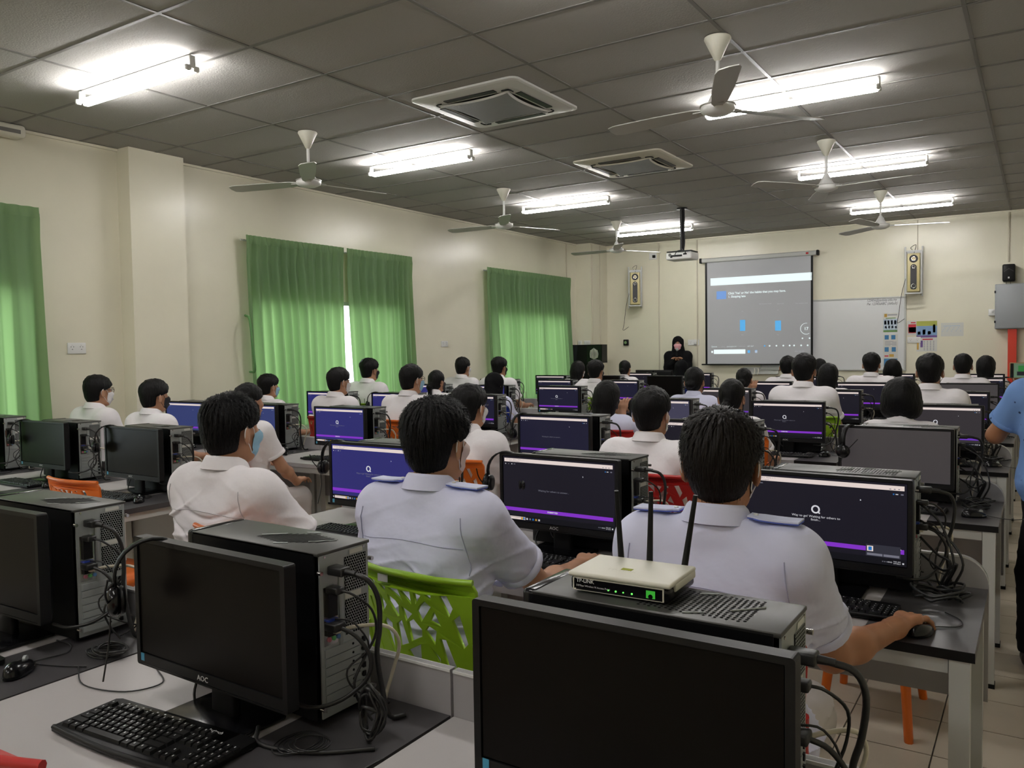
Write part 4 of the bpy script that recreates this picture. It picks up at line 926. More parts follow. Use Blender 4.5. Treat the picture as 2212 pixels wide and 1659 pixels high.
def nets(f, lo, hi, h):
    ax = [np.arange(lo[i], hi[i] + h, h) for i in range(3)]
    P = (ax[0][:, None, None], ax[1][None, :, None], ax[2][None, None, :])
    D = np.broadcast_to(f(P), (len(ax[0]), len(ax[1]), len(ax[2]))).astype(np.float32)
    D = D.copy(); D[0] = np.maximum(D[0], 1e-3); D[-1] = np.maximum(D[-1], 1e-3); D[:, 0] = np.maximum(D[:, 0], 1e-3); D[:, -1] = np.maximum(D[:, -1], 1e-3); D[:, :, 0] = np.maximum(D[:, :, 0], 1e-3); D[:, :, -1] = np.maximum(D[:, :, -1], 1e-3)
    n = np.array(D.shape); S = D < 0
    cnt = np.zeros(n - 1, np.int8)
    sl = lambda o: tuple(slice(o[i], n[i] - 1 + o[i]) for i in range(3))
    for o in np.ndindex(2, 2, 2): cnt += S[sl(o)]
    act = (cnt > 0) & (cnt < 8); idx = -np.ones(act.shape, np.int64); I = np.argwhere(act); idx[act] = np.arange(len(I))
    pos = np.zeros((len(I), 3)); w = np.zeros(len(I))
    cor = list(np.ndindex(2, 2, 2))
    for a in cor:
        for d in range(3):
            if a[d] == 1: continue
            b = list(a); b[d] = 1
            da = D[I[:, 0] + a[0], I[:, 1] + a[1], I[:, 2] + a[2]]; db = D[I[:, 0] + b[0], I[:, 1] + b[1], I[:, 2] + b[2]]
            mk = (da < 0) != (db < 0); t = np.where(mk, da / np.where(mk, da - db, 1), 0)
            for k in range(3): pos[:, k] += np.where(mk, a[k] + (t if k == d else 0), 0)
            w += mk
    pos /= w[:, None]; pos = (pos + I) * h + np.array(lo)
    F = []
    for d in range(3):
        e1, e2 = (d + 1) % 3, (d + 2) % 3
        s0 = [slice(None)] * 3; s1 = [slice(None)] * 3; s0[d] = slice(0, n[d] - 1); s1[d] = slice(1, n[d])
        A = S[tuple(s0)]; B = S[tuple(s1)]; E = np.argwhere(A != B); E = E[(E[:, e1] > 0) & (E[:, e2] > 0) & (E[:, e1] < n[e1] - 1) & (E[:, e2] < n[e2] - 1)]
        def at(o1, o2):
            q = E.copy(); q[:, e1] += o1; q[:, e2] += o2; return idx[q[:, 0], q[:, 1], q[:, 2]]
        Q = np.stack([at(-1, -1), at(0, -1), at(0, 0), at(-1, 0)], 1); fl = ~A[E[:, 0], E[:, 1], E[:, 2]]; Q[fl] = Q[fl][:, ::-1]; F.append(Q)
    return pos, np.concatenate(F)
def np_mesh(name, parts, mats, smooth=True):
    vs = []; fs = []; mi = []; b = 0
    for v, f, k in parts: vs.append(v); fs.append(f + b); mi.append(np.full(len(f), k)); b += len(v)
    v = np.concatenate(vs); f = np.concatenate(fs); me = bpy.data.meshes.new(name)
    me.vertices.add(len(v)); me.vertices.foreach_set('co', v.astype(np.float32).ravel()); me.loops.add(f.size); me.loops.foreach_set('vertex_index', f.ravel().astype(np.int32))
    me.polygons.add(len(f)); me.polygons.foreach_set('loop_start', np.arange(0, f.size, 4, dtype=np.int32)); me.polygons.foreach_set('loop_total', np.full(len(f), 4, np.int32))
    me.polygons.foreach_set('use_smooth', np.ones(len(f), bool))
    for m in mats: me.materials.append(m)
    me.polygons.foreach_set('material_index', np.concatenate(mi).astype(np.int32)); me.update(calc_edges=True); me.validate(); return me
_wv = [(rng.normal(size=3), rng.uniform(0, 6.28)) for _ in range(40)]
def wob(P, f, s=0, n=6, st=(1, 1, 1)):
    r = 0
    for k in range(n):
        d, ph = _wv[(s * 7 + k) % 40]; d = d / np.linalg.norm(d); r = r + np.sin(f * (1 + .25 * k) * (d[0] * st[0] * P[0] + d[1] * st[1] * P[1] + d[2] * st[2] * P[2]) + ph)
    return r / n

# ---- head (local: origin between the ears, +y forward)
def head_sdf(q):
    d = ell(q, (0, -.012, .036), (.076, .097, .086)); d = smin(d, ell(q, (0, .026, -.035), (.060, .066, .086)), .04)
    d = smin(d, rc(q, (-.030, .035, -.085), (.030, .035, -.085), .026, .026), .03); d = smin(d, rc(q, (0, .066, -.098), (0, .060, -.09), .018, .024), .025)
    d = smin(d, rc(q, (0, .088, .010), (0, .104, -.028), .007, .011), .014)          # nose
    for s in (-1, 1):
        d = smax(d, -ell(q, (s * .031, .104, .012), (.019, .016, .012)), .012)          # eye sockets
        d = smin(d, ell(q, (s * .033, .072, -.022), (.026, .02, .022)), .02)
        e = rot_into(q, (s * .084, -.013, -.010), yaw=s * .55, pitch=-.15); ear = ell(e, (0, 0, 0), (.0095, .025, .036)); ear = smax(ear, -ell(e, (s * .010, .004, .006), (.007, .011, .019)), .006); d = smin(d, ear, .008)
    d = smin(d, rc(q, (-.022, .094, -.066), (.022, .094, -.066), .006, .006), .012)    # lips
    return d
def hand_sdf(P, wrist, yaw, pitch=0., side=1, curl=(.35, .5, .35), tilt=0.):
    """fingers along local +y; side +1 = right hand"""
    q = rot_into(P, wrist, yaw, pitch, tilt); q = (q[0] * side, q[1], q[2])
    d = rc(q, (-.006, .0, 0), (-.016, .075, .004), .022, .014)
    d = smin(d, rc(q, (.004, .0, 0), (.022, .078, .004), .020, .013), .02); d = smin(d, rc(q, (-.02, .07, .004), (.026, .072, .004), .0125, .0125), .02)
    for k, (x, L0, sp) in enumerate(((-.027, .030, .10), (-.009, .041, .03), (.010, .044, -.03), (.028, .040, -.10))):
        p = V3((x, .080, .004)); a = -.12; r = .0095
        for i, (fr, cu) in enumerate(zip((1., .72, .55), curl)):
            a += cu; nx = p + V3((-math.sin(sp), math.cos(a), -math.sin(a))) * L0 * fr; d = smin(d, rc(q, p, nx, r, r * .9), .006); p = nx; r *= .9
    t0 = V3((-.026, .020, -.006)); t1 = V3((-.050, .048, -.016)); t2 = V3((-.052, .078, -.020)); t3 = V3((-.044, .100, -.022))
    d = smin(d, rc(q, t0, t1, .015, .012), .014); d = smin(d, rc(q, t1, t2, .0115, .010), .006); d = smin(d, rc(q, t2, t3, .010, .008), .005)
    return d

BUILD = dict(
    boy=dict(sh=.182, shz=1.050, chest=.112, neck=.054, hz=1.262, hy=.035, arm=.046, waist=.105),
    girl=dict(sh=.160, shz=1.030, chest=.098, neck=.046, hz=1.240, hy=.035, arm=.040, waist=.088),
    man=dict(sh=.205, shz=1.070, chest=.130, neck=.060, hz=1.290, hy=.035, arm=.052, waist=.135))
class Pose:
    def __init__(s, build='boy', R=None, L=None, lean=0.0, hyaw=0.0, hpitch=0.0, stand=False, legs=None, twist=0.0):
        s.b = BUILD[build]; s.lean = lean; s.hyaw = hyaw; s.hpitch = hpitch; s.stand = stand
        s.R = R or ((.245, .10, .80), (.20, .34, .775), .35); s.L = L or ((-.245, .10, .80), (-.20, .34, .775), -.35); s.legs = legs
        k = lean; s.off = lambda z: V3((0, k * (z - .53), 0))
        b = s.b; s.hc = V3((0, b['hy'], b['hz'])) + s.off(1.26); s.neck = V3((0, -.015, b['shz'] + .055)) + s.off(1.1)
        s.shR = V3((b['sh'], -.01, b['shz'])) + s.off(1.05); s.shL = s.shR * (-1, 1, 1)
    def q(s, P): return rot_into(P, s.hc, s.hyaw, s.hpitch)
    def torso(s, P, o=0.0):
        b = s.b; O = s.off; c = b['chest']; wst = b['waist']
        P2 = (P[0], (P[1]) * 1.0, P[2])
        d = rc(P, V3((-.085, -.015, .92)) + O(.92), V3((.085, -.015, .92)) + O(.92), c + o, c + o)
        d = smin(d, rc(P, V3((-.115, -.012, 1.0)) + O(1.), V3((.115, -.012, 1.0)) + O(1.), .080 + o, .080 + o), .06)
        d = smin(d, rc(P, V3((-.07, .0, .72)) + O(.72), V3((.07, .0, .72)) + O(.72), wst + o * 1.6, wst + o * 1.6), .12)
        d = smin(d, rc(P, (-.085, 0, .56), (.085, 0, .56), .115 + o, .115 + o), .12)
        for sh in (s.shR, s.shL):
            sg = np.sign(sh[0]); d = smin(d, rc(P, s.neck + V3((sg * .02, 0, .0)), sh + V3((-sg * .02, 0, .005)), .050 + o * .6, .054 + o), .05); d = smin(d, rc(P, sh, sh, .060 + o, .060 + o), .05)
        return d
    def arm_up(s, P, side, o=0.0, t=1.0):
        sh = s.shR if side > 0 else s.shL; e = V3((s.R if side > 0 else s.L)[0]); e2 = sh + (e - sh) * t; r = s.b['arm']; return rc(P, sh, e2, r + .012 + o, r + o * 1.25)
    def arm_low(s, P, side):
        a = s.R if side > 0 else s.L; e = V3(a[0]); w = V3(a[1]); r = s.b['arm']; m = e + (w - e) * .35
        d = smin(rc(P, e, m, r * .86, r * .90), rc(P, m, w, r * .90, r * .58), .03); return d
def head_neck_sdf(po):
    def f(P):
        d = head_sdf(po.q(P)); nk = po.b['neck']; base = po.neck; ht = po.hc + V3((0, -.030, -.055))
        d = smin(d, rc(P, base + V3((0, 0, -.03)), ht, nk * 1.08, nk * .95), .03); return smin(d, rc(P, base + V3((-.05, 0, -.055)), base + V3((.05, 0, -.055)), .05, .05), .04)
    return f
def body_mesh(po, h_head=.006, h_hand=.0042, h_arm=.008, skin=None, hands=(1, 1), curl=(.35, .5, .35)):
    parts = []; c = po.hc
    v, f = nets(head_neck_sdf(po), c - V3((.11, .15, .26)), c + V3((.11, .14, .14)), h_head); parts.append((v, f, 0))
    for side in (1, -1):
        a = po.R if side > 0 else po.L; sh = po.shR if side > 0 else po.shL; e = V3(a[0]); w = V3(a[1]); u = (w - e) / np.linalg.norm(w - e)
        fa = lambda P: smin(po.arm_up(P, side, -.004), po.arm_low(P, side), .02)
        lo = np.minimum(np.minimum(sh, e), w) - .075; hi = np.maximum(np.maximum(sh, e), w) + .075
        cut = w - u * .05
        v, f = nets(lambda P: smax(fa(P), (P[0] - cut[0]) * u[0] + (P[1] - cut[1]) * u[1] + (P[2] - cut[2]) * u[2], .002), lo, hi, h_arm); parts.append((v, f, 0))
        yaw = math.atan2(-u[0], u[1]) if len(a) < 4 else a[3]; tl = a[4] if len(a) > 4 else 0.; pt = a[5] if len(a) > 5 else .12
        hd = V3((-math.sin(yaw), math.cos(yaw), 0)); k0 = w - u * .065
        fh = lambda P: smax(smin(po.arm_low(P, side), hand_sdf(P, w, yaw, pt, side, curl, tl), .022), -((P[0] - k0[0]) * u[0] + (P[1] - k0[1]) * u[1] + (P[2] - k0[2]) * u[2]), .002)
        pts = np.stack([w - u * .07, w + hd * .20, w + V3((0, 0, .06)), w - V3((0, 0, .06))]); v, f = nets(fh, pts.min(0) - .075, pts.max(0) + .075, h_hand); parts.append((v, f, 0))
    # trunk and legs under the clothes, one coarse piece
    v, f = nets(lambda P: smin(po.torso(P, -.012), leg_sdf(po, P, -.012), .05), *trunk_box(po), .018); parts.append((v, f, 0))
    return np_mesh('body', parts, [skin or M_SKIN])
def legs_of(po):
    if po.legs: return po.legs
    if po.stand: return [((.09, 0, .54), (.10, .03, .12), (.10, .0, -.29)), ((-.09, 0, .54), (-.10, .02, .12), (-.10, .0, -.29))]
    return [((.085, .0, .535), (.115, .40, .530), (.115, .42, .09)), ((-.085, .0, .535), (-.115, .40, .530), (-.115, .42, .09))]
def leg_sdf(po, P, o=0.0):
    d = 1e3
    for hp, kn, an in legs_of(po):
        d = np.minimum(d, smin(rc(P, hp, kn, .085 + o, .062 + o), rc(P, kn, an, .060 + o, .042 + o), .03))
    return d
def trunk_box(po):
    L = legs_of(po); pts = np.array([p for l in L for p in l] + [(-.24, -.16, .4), (.24, .2, 1.14)]); return pts.min(0) - .13 - np.abs(po.lean) * .3, np.maximum(pts.max(0) + .13, [.3, .2, 1.16])
def crease(P, f, s, st):
    u = wob(P, f, s, 3, st) * 2.2; return (1 - np.abs(np.sin(u * 2.0))) ** 2.5
def fold(P, amp, seed):
    return -amp * .95 * crease(P, 15, seed + 1, (.8, .6, 1.7)) + amp * (wob(P, 26, seed, 5, (1., .7, 2.0)) * .7 + wob(P, 55, seed + 2, 5, (1., .8, 2.2)) * .35)
def ridges(P, seed, amp):
    r = np.random.RandomState(100 + seed); d = 0
    for k in range(16):
        c = (r.uniform(-.17, .17), r.choice([-.12, -.12, .1]), r.uniform(.62, .98)); a = r.uniform(-.9, .9); L = r.uniform(.05, .13); w = r.uniform(.006, .012)
        ux, uz = math.cos(a), math.sin(a); dx, dz = P[0] - c[0], P[2] - c[2]; s = dx * ux + dz * uz; t = -dx * uz + dz * ux + .5 * s * s * r.uniform(-6, 6)
        d = d + r.choice([-1, -1, 1]) * amp * np.exp(-(s / L) ** 2 - (t / w) ** 2 - ((P[1] - c[1]) / .12) ** 2)
    return d
def shirt_sdf(po, seed=1, amp=.011, long_sleeve=False, drop=0.0):
    tcut = .66 if not long_sleeve else 1.0
    def f(P):
        d = po.torso(P, .014)
        for side in (1, -1):
            a = po.arm_up(P, side, .020, 1.0)
            sh = po.shR if side > 0 else po.shL; e = V3((po.R if side > 0 else po.L)[0]); u = (e - sh) / np.linalg.norm(e - sh); cp = sh + (e - sh) * tcut
            pl = (P[0] - cp[0]) * u[0] + (P[1] - cp[1]) * u[1] + (P[2] - cp[2]) * u[2]
            if long_sleeve: a = smin(a, po.arm_low(P, side) - .014, .03)
            else:
                a = smax(a, pl, .006); a = smax(a, -np.maximum(po.arm_up(P, side, .008, 1.0), -(pl + .022)), .004)
            d = smin(d, a, .045)
        z = P[2] - .53
        w = np.clip((1.02 - P[2]) / .22, .15, 1); d = d + fold(P, amp, seed) * w + ridges(P, seed, amp * .85)
        d = d - .022 * np.exp(-((P[2] - .60) / .07) ** 2)                  # bag over the waistband
        nb = po.neck; hole = rc(P, nb + V3((0, .015, -.005)), nb + V3((0, .03, .2)), po.b['neck'] + .008, po.b['neck'] + .03); d = smax(d, -hole, .006)
        return smax(d, (.50 - drop) - P[2], .01)
    return f
def shirt_mesh(po, h, m, seed=1, amp=.011, **kw):
    lo = np.minimum.reduce([po.shL, V3(po.L[0]), po.shR, V3(po.R[0]), V3((-.25, -.2, .45 - kw.get('drop', 0)))]) - .10; hi = np.maximum.reduce([po.shR, V3(po.R[0]), po.shL, V3(po.L[0]), V3((.25, .18, 1.1))]) + .10
    if kw.get('long_sleeve'): lo = np.minimum(lo, np.minimum(V3(po.R[1]), V3(po.L[1])) - .08); hi = np.maximum(hi, np.maximum(V3(po.R[1]), V3(po.L[1])) + .08)
    lo[1] -= abs(po.lean) * .5; hi[1] += max(po.lean, 0) * .5
    return np_mesh('shirt', [nets(shirt_sdf(po, seed, amp, **kw), lo, hi, h) + (0,)], [m])
def march(f, p0, d, t1=.6, n=160):
    """first hit of the field along rays (arrays of points)"""
    t = np.linspace(0, t1, n); p0 = np.atleast_2d(p0); X = p0[:, None, :] + t[None, :, None] * V3(d)[None, None, :]
    D = f((X[..., 0], X[..., 1], X[..., 2])); k = np.maximum(np.argmax(D < 0, 1), 1); ok = (D < 0).any(1); i = np.arange(len(p0)); a, b = D[i, k - 1], D[i, k]; w = (a / np.where(a == b, 1, a - b))[:, None]; return X[i, k - 1] * (1 - w) + X[i, k] * w, ok
def strap_mesh(name, pts, width_dir, wid, thick, mats):
    m = MB(); P = [Vector(p) for p in pts]; wd = Vector(width_dir).normalized(); n = len(P); vs = []
    for i, p in enumerate(P):
        T = (P[min(i + 1, n - 1)] - P[max(i - 1, 0)]).normalized(); N = T.cross(wd).normalized()
        if N.z < 0: N = -N
        w = wid * (1 if i < n - 2 else .75)
        for s, t in ((-w, 0), (w, 0), (w, thick), (-w, thick)): vs.append(p + wd * s + N * t)
    m.add(vs, [(4 * i + k, 4 * i + (k + 1) % 4, 4 * i + 4 + (k + 1) % 4, 4 * i + 4 + k) for i in range(n - 1) for k in range(4)] + [(3, 2, 1, 0), (4 * n - 4, 4 * n - 3, 4 * n - 2, 4 * n - 1)], 0, False)
    return m.mesh(name, mats)
def collar_mesh(po, m, h=.034):
    """folded shirt collar : stand ring plus outer leaf, open in front"""
    mb = MB(); n = 30; rings = []; nb = po.neck; r0 = po.b['neck']
    for (dr, dz) in ((.008, -.030), (.007, h * .85), (.010, h), (.016, h * .80), (.034, -.012), (.031, -.014)):
        ring = []
        for k in range(n + 1):
            a = PI / 2 + .22 + (2 * PI - .44) * k / n; fr = max(0, math.sin(a)); tip = (.018 * fr if dz < 0 else 0)
            ring.append((nb[0] + (r0 + dr) * 1.06 * math.cos(a), nb[1] + .012 + (r0 + dr) * 1.05 * math.sin(a) + .004, nb[2] + .036 + dz - .030 * max(0, math.sin(a)) - tip + .010 * max(0, -math.sin(a))))
        rings.append(ring)
    for A, B in zip(rings[:-1], rings[1:]): mb.add(A + B, [(k, k + 1, n + 2 + k, n + 1 + k) for k in range(n)], 0, True)
    return mb.mesh('collar', m)
def trousers_mesh(po, h, m, seed=3):
    def f(P):
        d = smin(leg_sdf(po, P, .018), rc(P, (-.085, 0, .545), (.085, 0, .545), .118, .118), .06); d = d + fold(P, .007, seed)
        return smax(smax(d, zf - P[2], .01), P[2] - .62, .01)
    zf = min(l[2][2] for l in legs_of(po)) - .02
    lo, hi = trunk_box(po); hi = hi.copy(); hi[2] = .68
    return np_mesh('trousers', [nets(f, lo, hi, h) + (0,)], [m])
def shoe_mesh(): 
    def f(P): return smax(smin(rc(P, (0, -.05, .045), (0, .02, .05), .040, .042), rc(P, (0, .02, .04), (0, .16, .028), .040, .032), .03), .004 - P[2], .004)
    return np_mesh('shoe', [nets(f, (-.07, -.12, -.01), (.07, .22, .12), .009) + (0,)], [M_SHOE])
SHOE = shoe_mesh()

# ---- hair
def hair_sdf(style, seed=0, vol=0.0, strand=.0022):
    def f(q):
        x, y, z = q; th = .016 + vol
        n = wob(q, 22, seed, 6) * .004 + wob(q, 60, seed + 3, 6) * .0018
        az = np.arctan2(x, y - (-.03)); st = np.sin(az * 34 + 9 * wob(q, 14, seed + 1, 3)) * strand + np.sin(az * 71 + 40 * z + 5 * wob(q, 20, seed + 2, 3)) * strand * .6
        if style in ('boy', 'crop', 'side'):
            t = {'boy': 0.0, 'crop': -.004, 'side': .002}[style] + vol
            d = ell(q, (0, -.012, .054), (.092 + t, .113 + t, .088 + t))
            low = smin(ell(q, (0, -.018, .004), (.081, .100, .095)), ell(q, (0, -.046, -.032), (.062, .063, .070)), .02); d = smin(d, low, .03)
            hl = .046 + .010 * np.sin(x * 85 + seed) + .35 * np.maximum(np.abs(x) - .04, 0)
            d = smax(d, smin(y - (.070 + .25 * (z - .03)), hl - z, .02), .010)                         # face opening under the fringe
            d = smax(d, -smax(smax(.052 - np.abs(x), -.038 - y, .012), z - (.010 + .30 * np.maximum(y, 0)), .012), .008)   # clear of the ears
            d = smax(d, (-.082 + .18 * (y + .09) + .05 * np.abs(x)) - z, .010)                          # neck line
            up = np.clip((z - .0) / .06, .25, 1); n = n * 1.6 * up; st = st * 1.5 * up
        elif style in ('pony', 'bun'):
            d = ell(q, (0, -.014, .040), (.076 + th - .004, .097 + th - .003, .086 + th)); d = smin(d, ell(q, (0, -.050, -.025), (.070, .060, .075)), .03)
            d = smax(d, np.minimum(y - (.082 - .5 * np.maximum(np.abs(x) - .03, 0)), .070 - z), .012); d = smax(d, -smax(smax(.060 - np.abs(x), -.022 - y, .01), z - .010, .01), .010)
            if style == 'pony':
                d = smin(d, rc(q, (0, -.110, -.015), (0, -.140, -.05), .022, .030), .02); d = smin(d, rc(q, (0, -.140, -.05), (0.01, -.135, -.20), .032, .020), .03); d = smin(d, rc(q, (.01, -.135, -.20), (.015, -.125, -.27), .020, .006), .02)
            else: d = smin(d, ell(q, (0, -.125, -.02), (.042, .034, .036)), .015)
        elif style == 'bob':
            d = ell(q, (0, -.014, .030), (.076 + th + .010, .097 + th + .006, .096 + th)); d = smin(d, rc(q, (-.045, -.035, -.05), (.045, -.035, -.05), .070, .070), .05); d = smin(d, rc(q, (-.07, .0, -.06), (-.068, -.01, -.02), .034, .04), .03); d = smin(d, rc(q, (.07, .0, -.06), (.068, -.01, -.02), .034, .04), .03)
            d = smax(d, np.minimum(y - .050, .060 - z), .014); d = smax(d, -.105 - z, .012)
        elif style == 'long':
            d = ell(q, (0, -.014, .034), (.076 + th + .006, .097 + th + .004, .092 + th)); d = smin(d, rc(q, (-.035, -.06, -.04), (-.03, -.085, -.24), .062, .040), .05); d = smin(d, rc(q, (.035, -.06, -.04), (.03, -.085, -.24), .062, .040), .05)
            d = smax(d, np.minimum(y - .045, .062 - z), .014)
        return d + n + st
    return f
def strands(f, n, seed, crown=(0.01, -.06, .12), length=(.04, .10), lift=.0045, wid=.0013):
    """loose locks lying on the hair surface, as thin tapered ribbons"""
    r = np.random.RandomState(seed); cr = V3(crown); cr /= np.linalg.norm(cr); e1 = np.cross(cr, (0, 0, 1.)); e1 /= np.linalg.norm(e1); e2 = np.cross(cr, e1)
    th0 = r.uniform(.05, 1.25, n); az = r.uniform(0, 2 * PI, n); ln = r.uniform(*length, n); bend = r.uniform(-.5, .5, n); S = 7; c0 = V3((0, -.01, .02)); PTS = []
    for k in range(S):
        t = k / (S - 1); th = th0 + ln / .11 * t; a = az + bend * t * .35
        D = np.cos(th)[:, None] * cr + np.sin(th)[:, None] * (np.cos(a)[:, None] * e1 + np.sin(a)[:, None] * e2)
        lo = np.full(n, .03); hi = np.full(n, .19)
        for _ in range(11):
            m = (lo + hi) / 2; X = c0 + D * m[:, None]; ins = f((X[:, 0], X[:, 1], X[:, 2])) < 0; lo = np.where(ins, m, lo); hi = np.where(ins, hi, m)
        PTS.append((c0 + D * (lo + lift * (.2 + t * 1.6) * r.uniform(.3, 1.2, n))[:, None], lo))
    ok = np.all([np.abs(PTS[k][1] - PTS[k - 1][1]) < .012 for k in range(1, S)], 0) & (PTS[-1][1] > .075)
    P = np.stack([p[0] for p in PTS], 1)[ok]; T = np.gradient(P, axis=1); Nn = P - c0; W = np.cross(T, Nn); W /= np.linalg.norm(W, axis=2, keepdims=True) + 1e-9
    w = (wid * np.array([.5, 1, 1, 1, .8, .5, .12]))[None, :, None]; A = P - W * w; B = P + W * w; m = len(P); V = np.stack([A, B], 2).reshape(-1, 3)
    base = (np.arange(m) * S * 2)[:, None]; k = np.arange(S - 1)[None, :] * 2; F = np.stack([base + k, base + k + 1, base + k + 3, base + k + 2], 2).reshape(-1, 4)
    return V, F
_hair = {}
def hair_mesh(style, seed=0, h=.0075, vol=0.0, nst=0, m=None):
    key = (style, seed, h, vol, nst, m.name if m else '')
    if key not in _hair:
        f = hair_sdf(style, seed, vol); zlo = -.30 if style in ('pony', 'long') else -.14
        if h > .006 and style in ('boy', 'crop', 'side'): pass
        parts = [nets(f, (-.125, -.20, zlo), (.125, .135, .175), h) + (0,)]
        if nst: parts.append(strands(f, nst, seed + 5) + (0,))
        _hair[key] = np_mesh('hair', parts, [m or M_HAIR])
    return _hair[key]
def hijab_mesh(po, h=.010, m=None, seed=2):
    def f(P):
        q = po.q(P); d = ell(q, (0, -.014, .030), (.098, .118, .112)); d = smin(d, ell(q, (0, .0, -.06), (.085, .085, .09)), .05)
        n = po.neck; d = smin(d, rc(P, n + V3((0, 0, .06)), n + V3((0, -.01, -.02)), .095, .120), .06); d = smin(d, rc(P, n + V3((-.10, -.0, -.055)), n + V3((.10, 0, -.055)), .075, .075), .06); d = smin(d, rc(P, n + V3((0, .05, -.06)), n + V3((0, .075, -.16)), .085, .06), .06)
        d = smax(d, -ell(q, (0, .115, -.022), (.056, .07, .078)), .015)
        return d + fold(P, .006, seed)
    c = po.hc; return np_mesh('headscarf', [nets(f, c - V3((.26, .22, .42)), c + V3((.26, .24, .17)), h) + (0,)], [m or M_ROBE])

# ---- face mask, ear loops, glasses, eyes (all in head coordinates)
_mk = {}
def mask_mesh(mt, shape='surgical'):
    key = (mt.name, shape)
    if key in _mk: return _mk[key]
    m = MB(); nu, nv = 18, 9; az = np.linspace(-1.12, 1.12, nu); vs = []
    zs = np.linspace(.002, -.108, nv)
    for iv, z in enumerate(zs):
        cz = -.030 + (z + .03) * .55
        dirs = np.stack([np.sin(az), np.cos(az), np.zeros(nu)], 1); lo = np.zeros(nu); hi = np.full(nu, .17)
        for _ in range(12):
            mid = (lo + hi) / 2; X = dirs * mid[:, None]; ins = head_sdf((X[:, 0], X[:, 1], np.full(nu, z))) < 0; lo = np.where(ins, mid, lo); hi = np.where(ins, hi, mid)
        edge = np.abs(az) / 1.12; v = iv / (nv - 1); puff = .004 + .010 * (1 - edge ** 2) * math.sin(PI * min(1, .1 + v * .9)) + .0012 * math.sin(v * 18)
        if z < -.09: lo = np.maximum(lo, .075 * np.cos(az * .6))
        zz = z * (1 - .28 * edge ** 2) - .012 * edge ** 2
        for k in range(nu): X = dirs[k] * (lo[k] + puff[k] if np.ndim(puff) else lo[k] + puff); vs.append((X[0], X[1], zz[k]))
    m.add(vs, [(i * nu + k, i * nu + k + 1, (i + 1) * nu + k + 1, (i + 1) * nu + k) for i in range(nv - 1) for k in range(nu - 1)], 0, True)
    me = m.mesh('face_mask', mt); _mk[key] = me
    loops = []
    for s in (-1, 1):
        l = MB(); a = vs[nu - 1] if s > 0 else vs[0]; b = vs[-1] if s > 0 else vs[-nu]; b2 = vs[(nv - 2) * nu + (nu - 1 if s > 0 else 0)]
        l.tube([(a[0] * 1.01, a[1], a[2]), (s * .081, .020, .012), (s * .088, -.010, .024), (s * .096, -.034, .006), (s * .092, -.030, -.024), (s * .082, -.004, -.044), (b2[0] * 1.01, b2[1], b2[2])], .0017, n=5)
        loops.append(l.mesh('ear_loop', M_MASKW if mt is not M_MASKK else mt))
    _mk[key + ('loop',)] = loops
    return me
def glasses_mesh():
    if 'g' in _mk: return _mk['g']
    m = MB()
    for s in (-1, 1):
        m.tube([(s * .034 + .024 * math.cos(t), .107 - .012 * abs(s * .034 + .024 * math.cos(t)) / .06, .010 + .018 * math.sin(t)) for t in np.linspace(0, 2 * PI, 13)[:-1]], .0018, n=5, res=1, closed=True)
        m.tube([(s * .058, .096, .014), (s * .078, .05, .014), (s * .082, -.01, .016), (s * .078, -.03, .0)], .0018, n=5)
    m.tube([(-.010, .108, .014), (0, .111, .016), (.010, .108, .014)], .0016, n=5); _mk['g'] = m.mesh('glasses', M_BLACKG); return _mk['g']
def eyes_mesh():
    if 'e' in _mk: return _mk['e']
    m = MB()
    for s in (-1, 1):
        m.cyl((s * .031, .0885, .012), (s * .031, .0935, .012), .0095, .006, n=10, mi=0); m.cyl((s * .031, .0935, .012), (s * .031, .0945, .012), .005, n=10, mi=1)
        m.box((s * .031, .098, .028), (.028, .006, .004), 1)
    _mk['e'] = m.mesh('eyes', [M_WHITE, M_EYE]); return _mk['e']
def put_head(po, me, name, root):
    o = obj(name, me, root); o.matrix_local = Matrix.Translation(po.hc.tolist()) @ Matrix.Rotation(po.hyaw, 4, 'Z') @ Matrix.Rotation(po.hpitch, 4, 'X'); return o
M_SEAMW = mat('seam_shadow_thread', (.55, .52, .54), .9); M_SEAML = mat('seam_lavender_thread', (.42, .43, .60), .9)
_body = {}
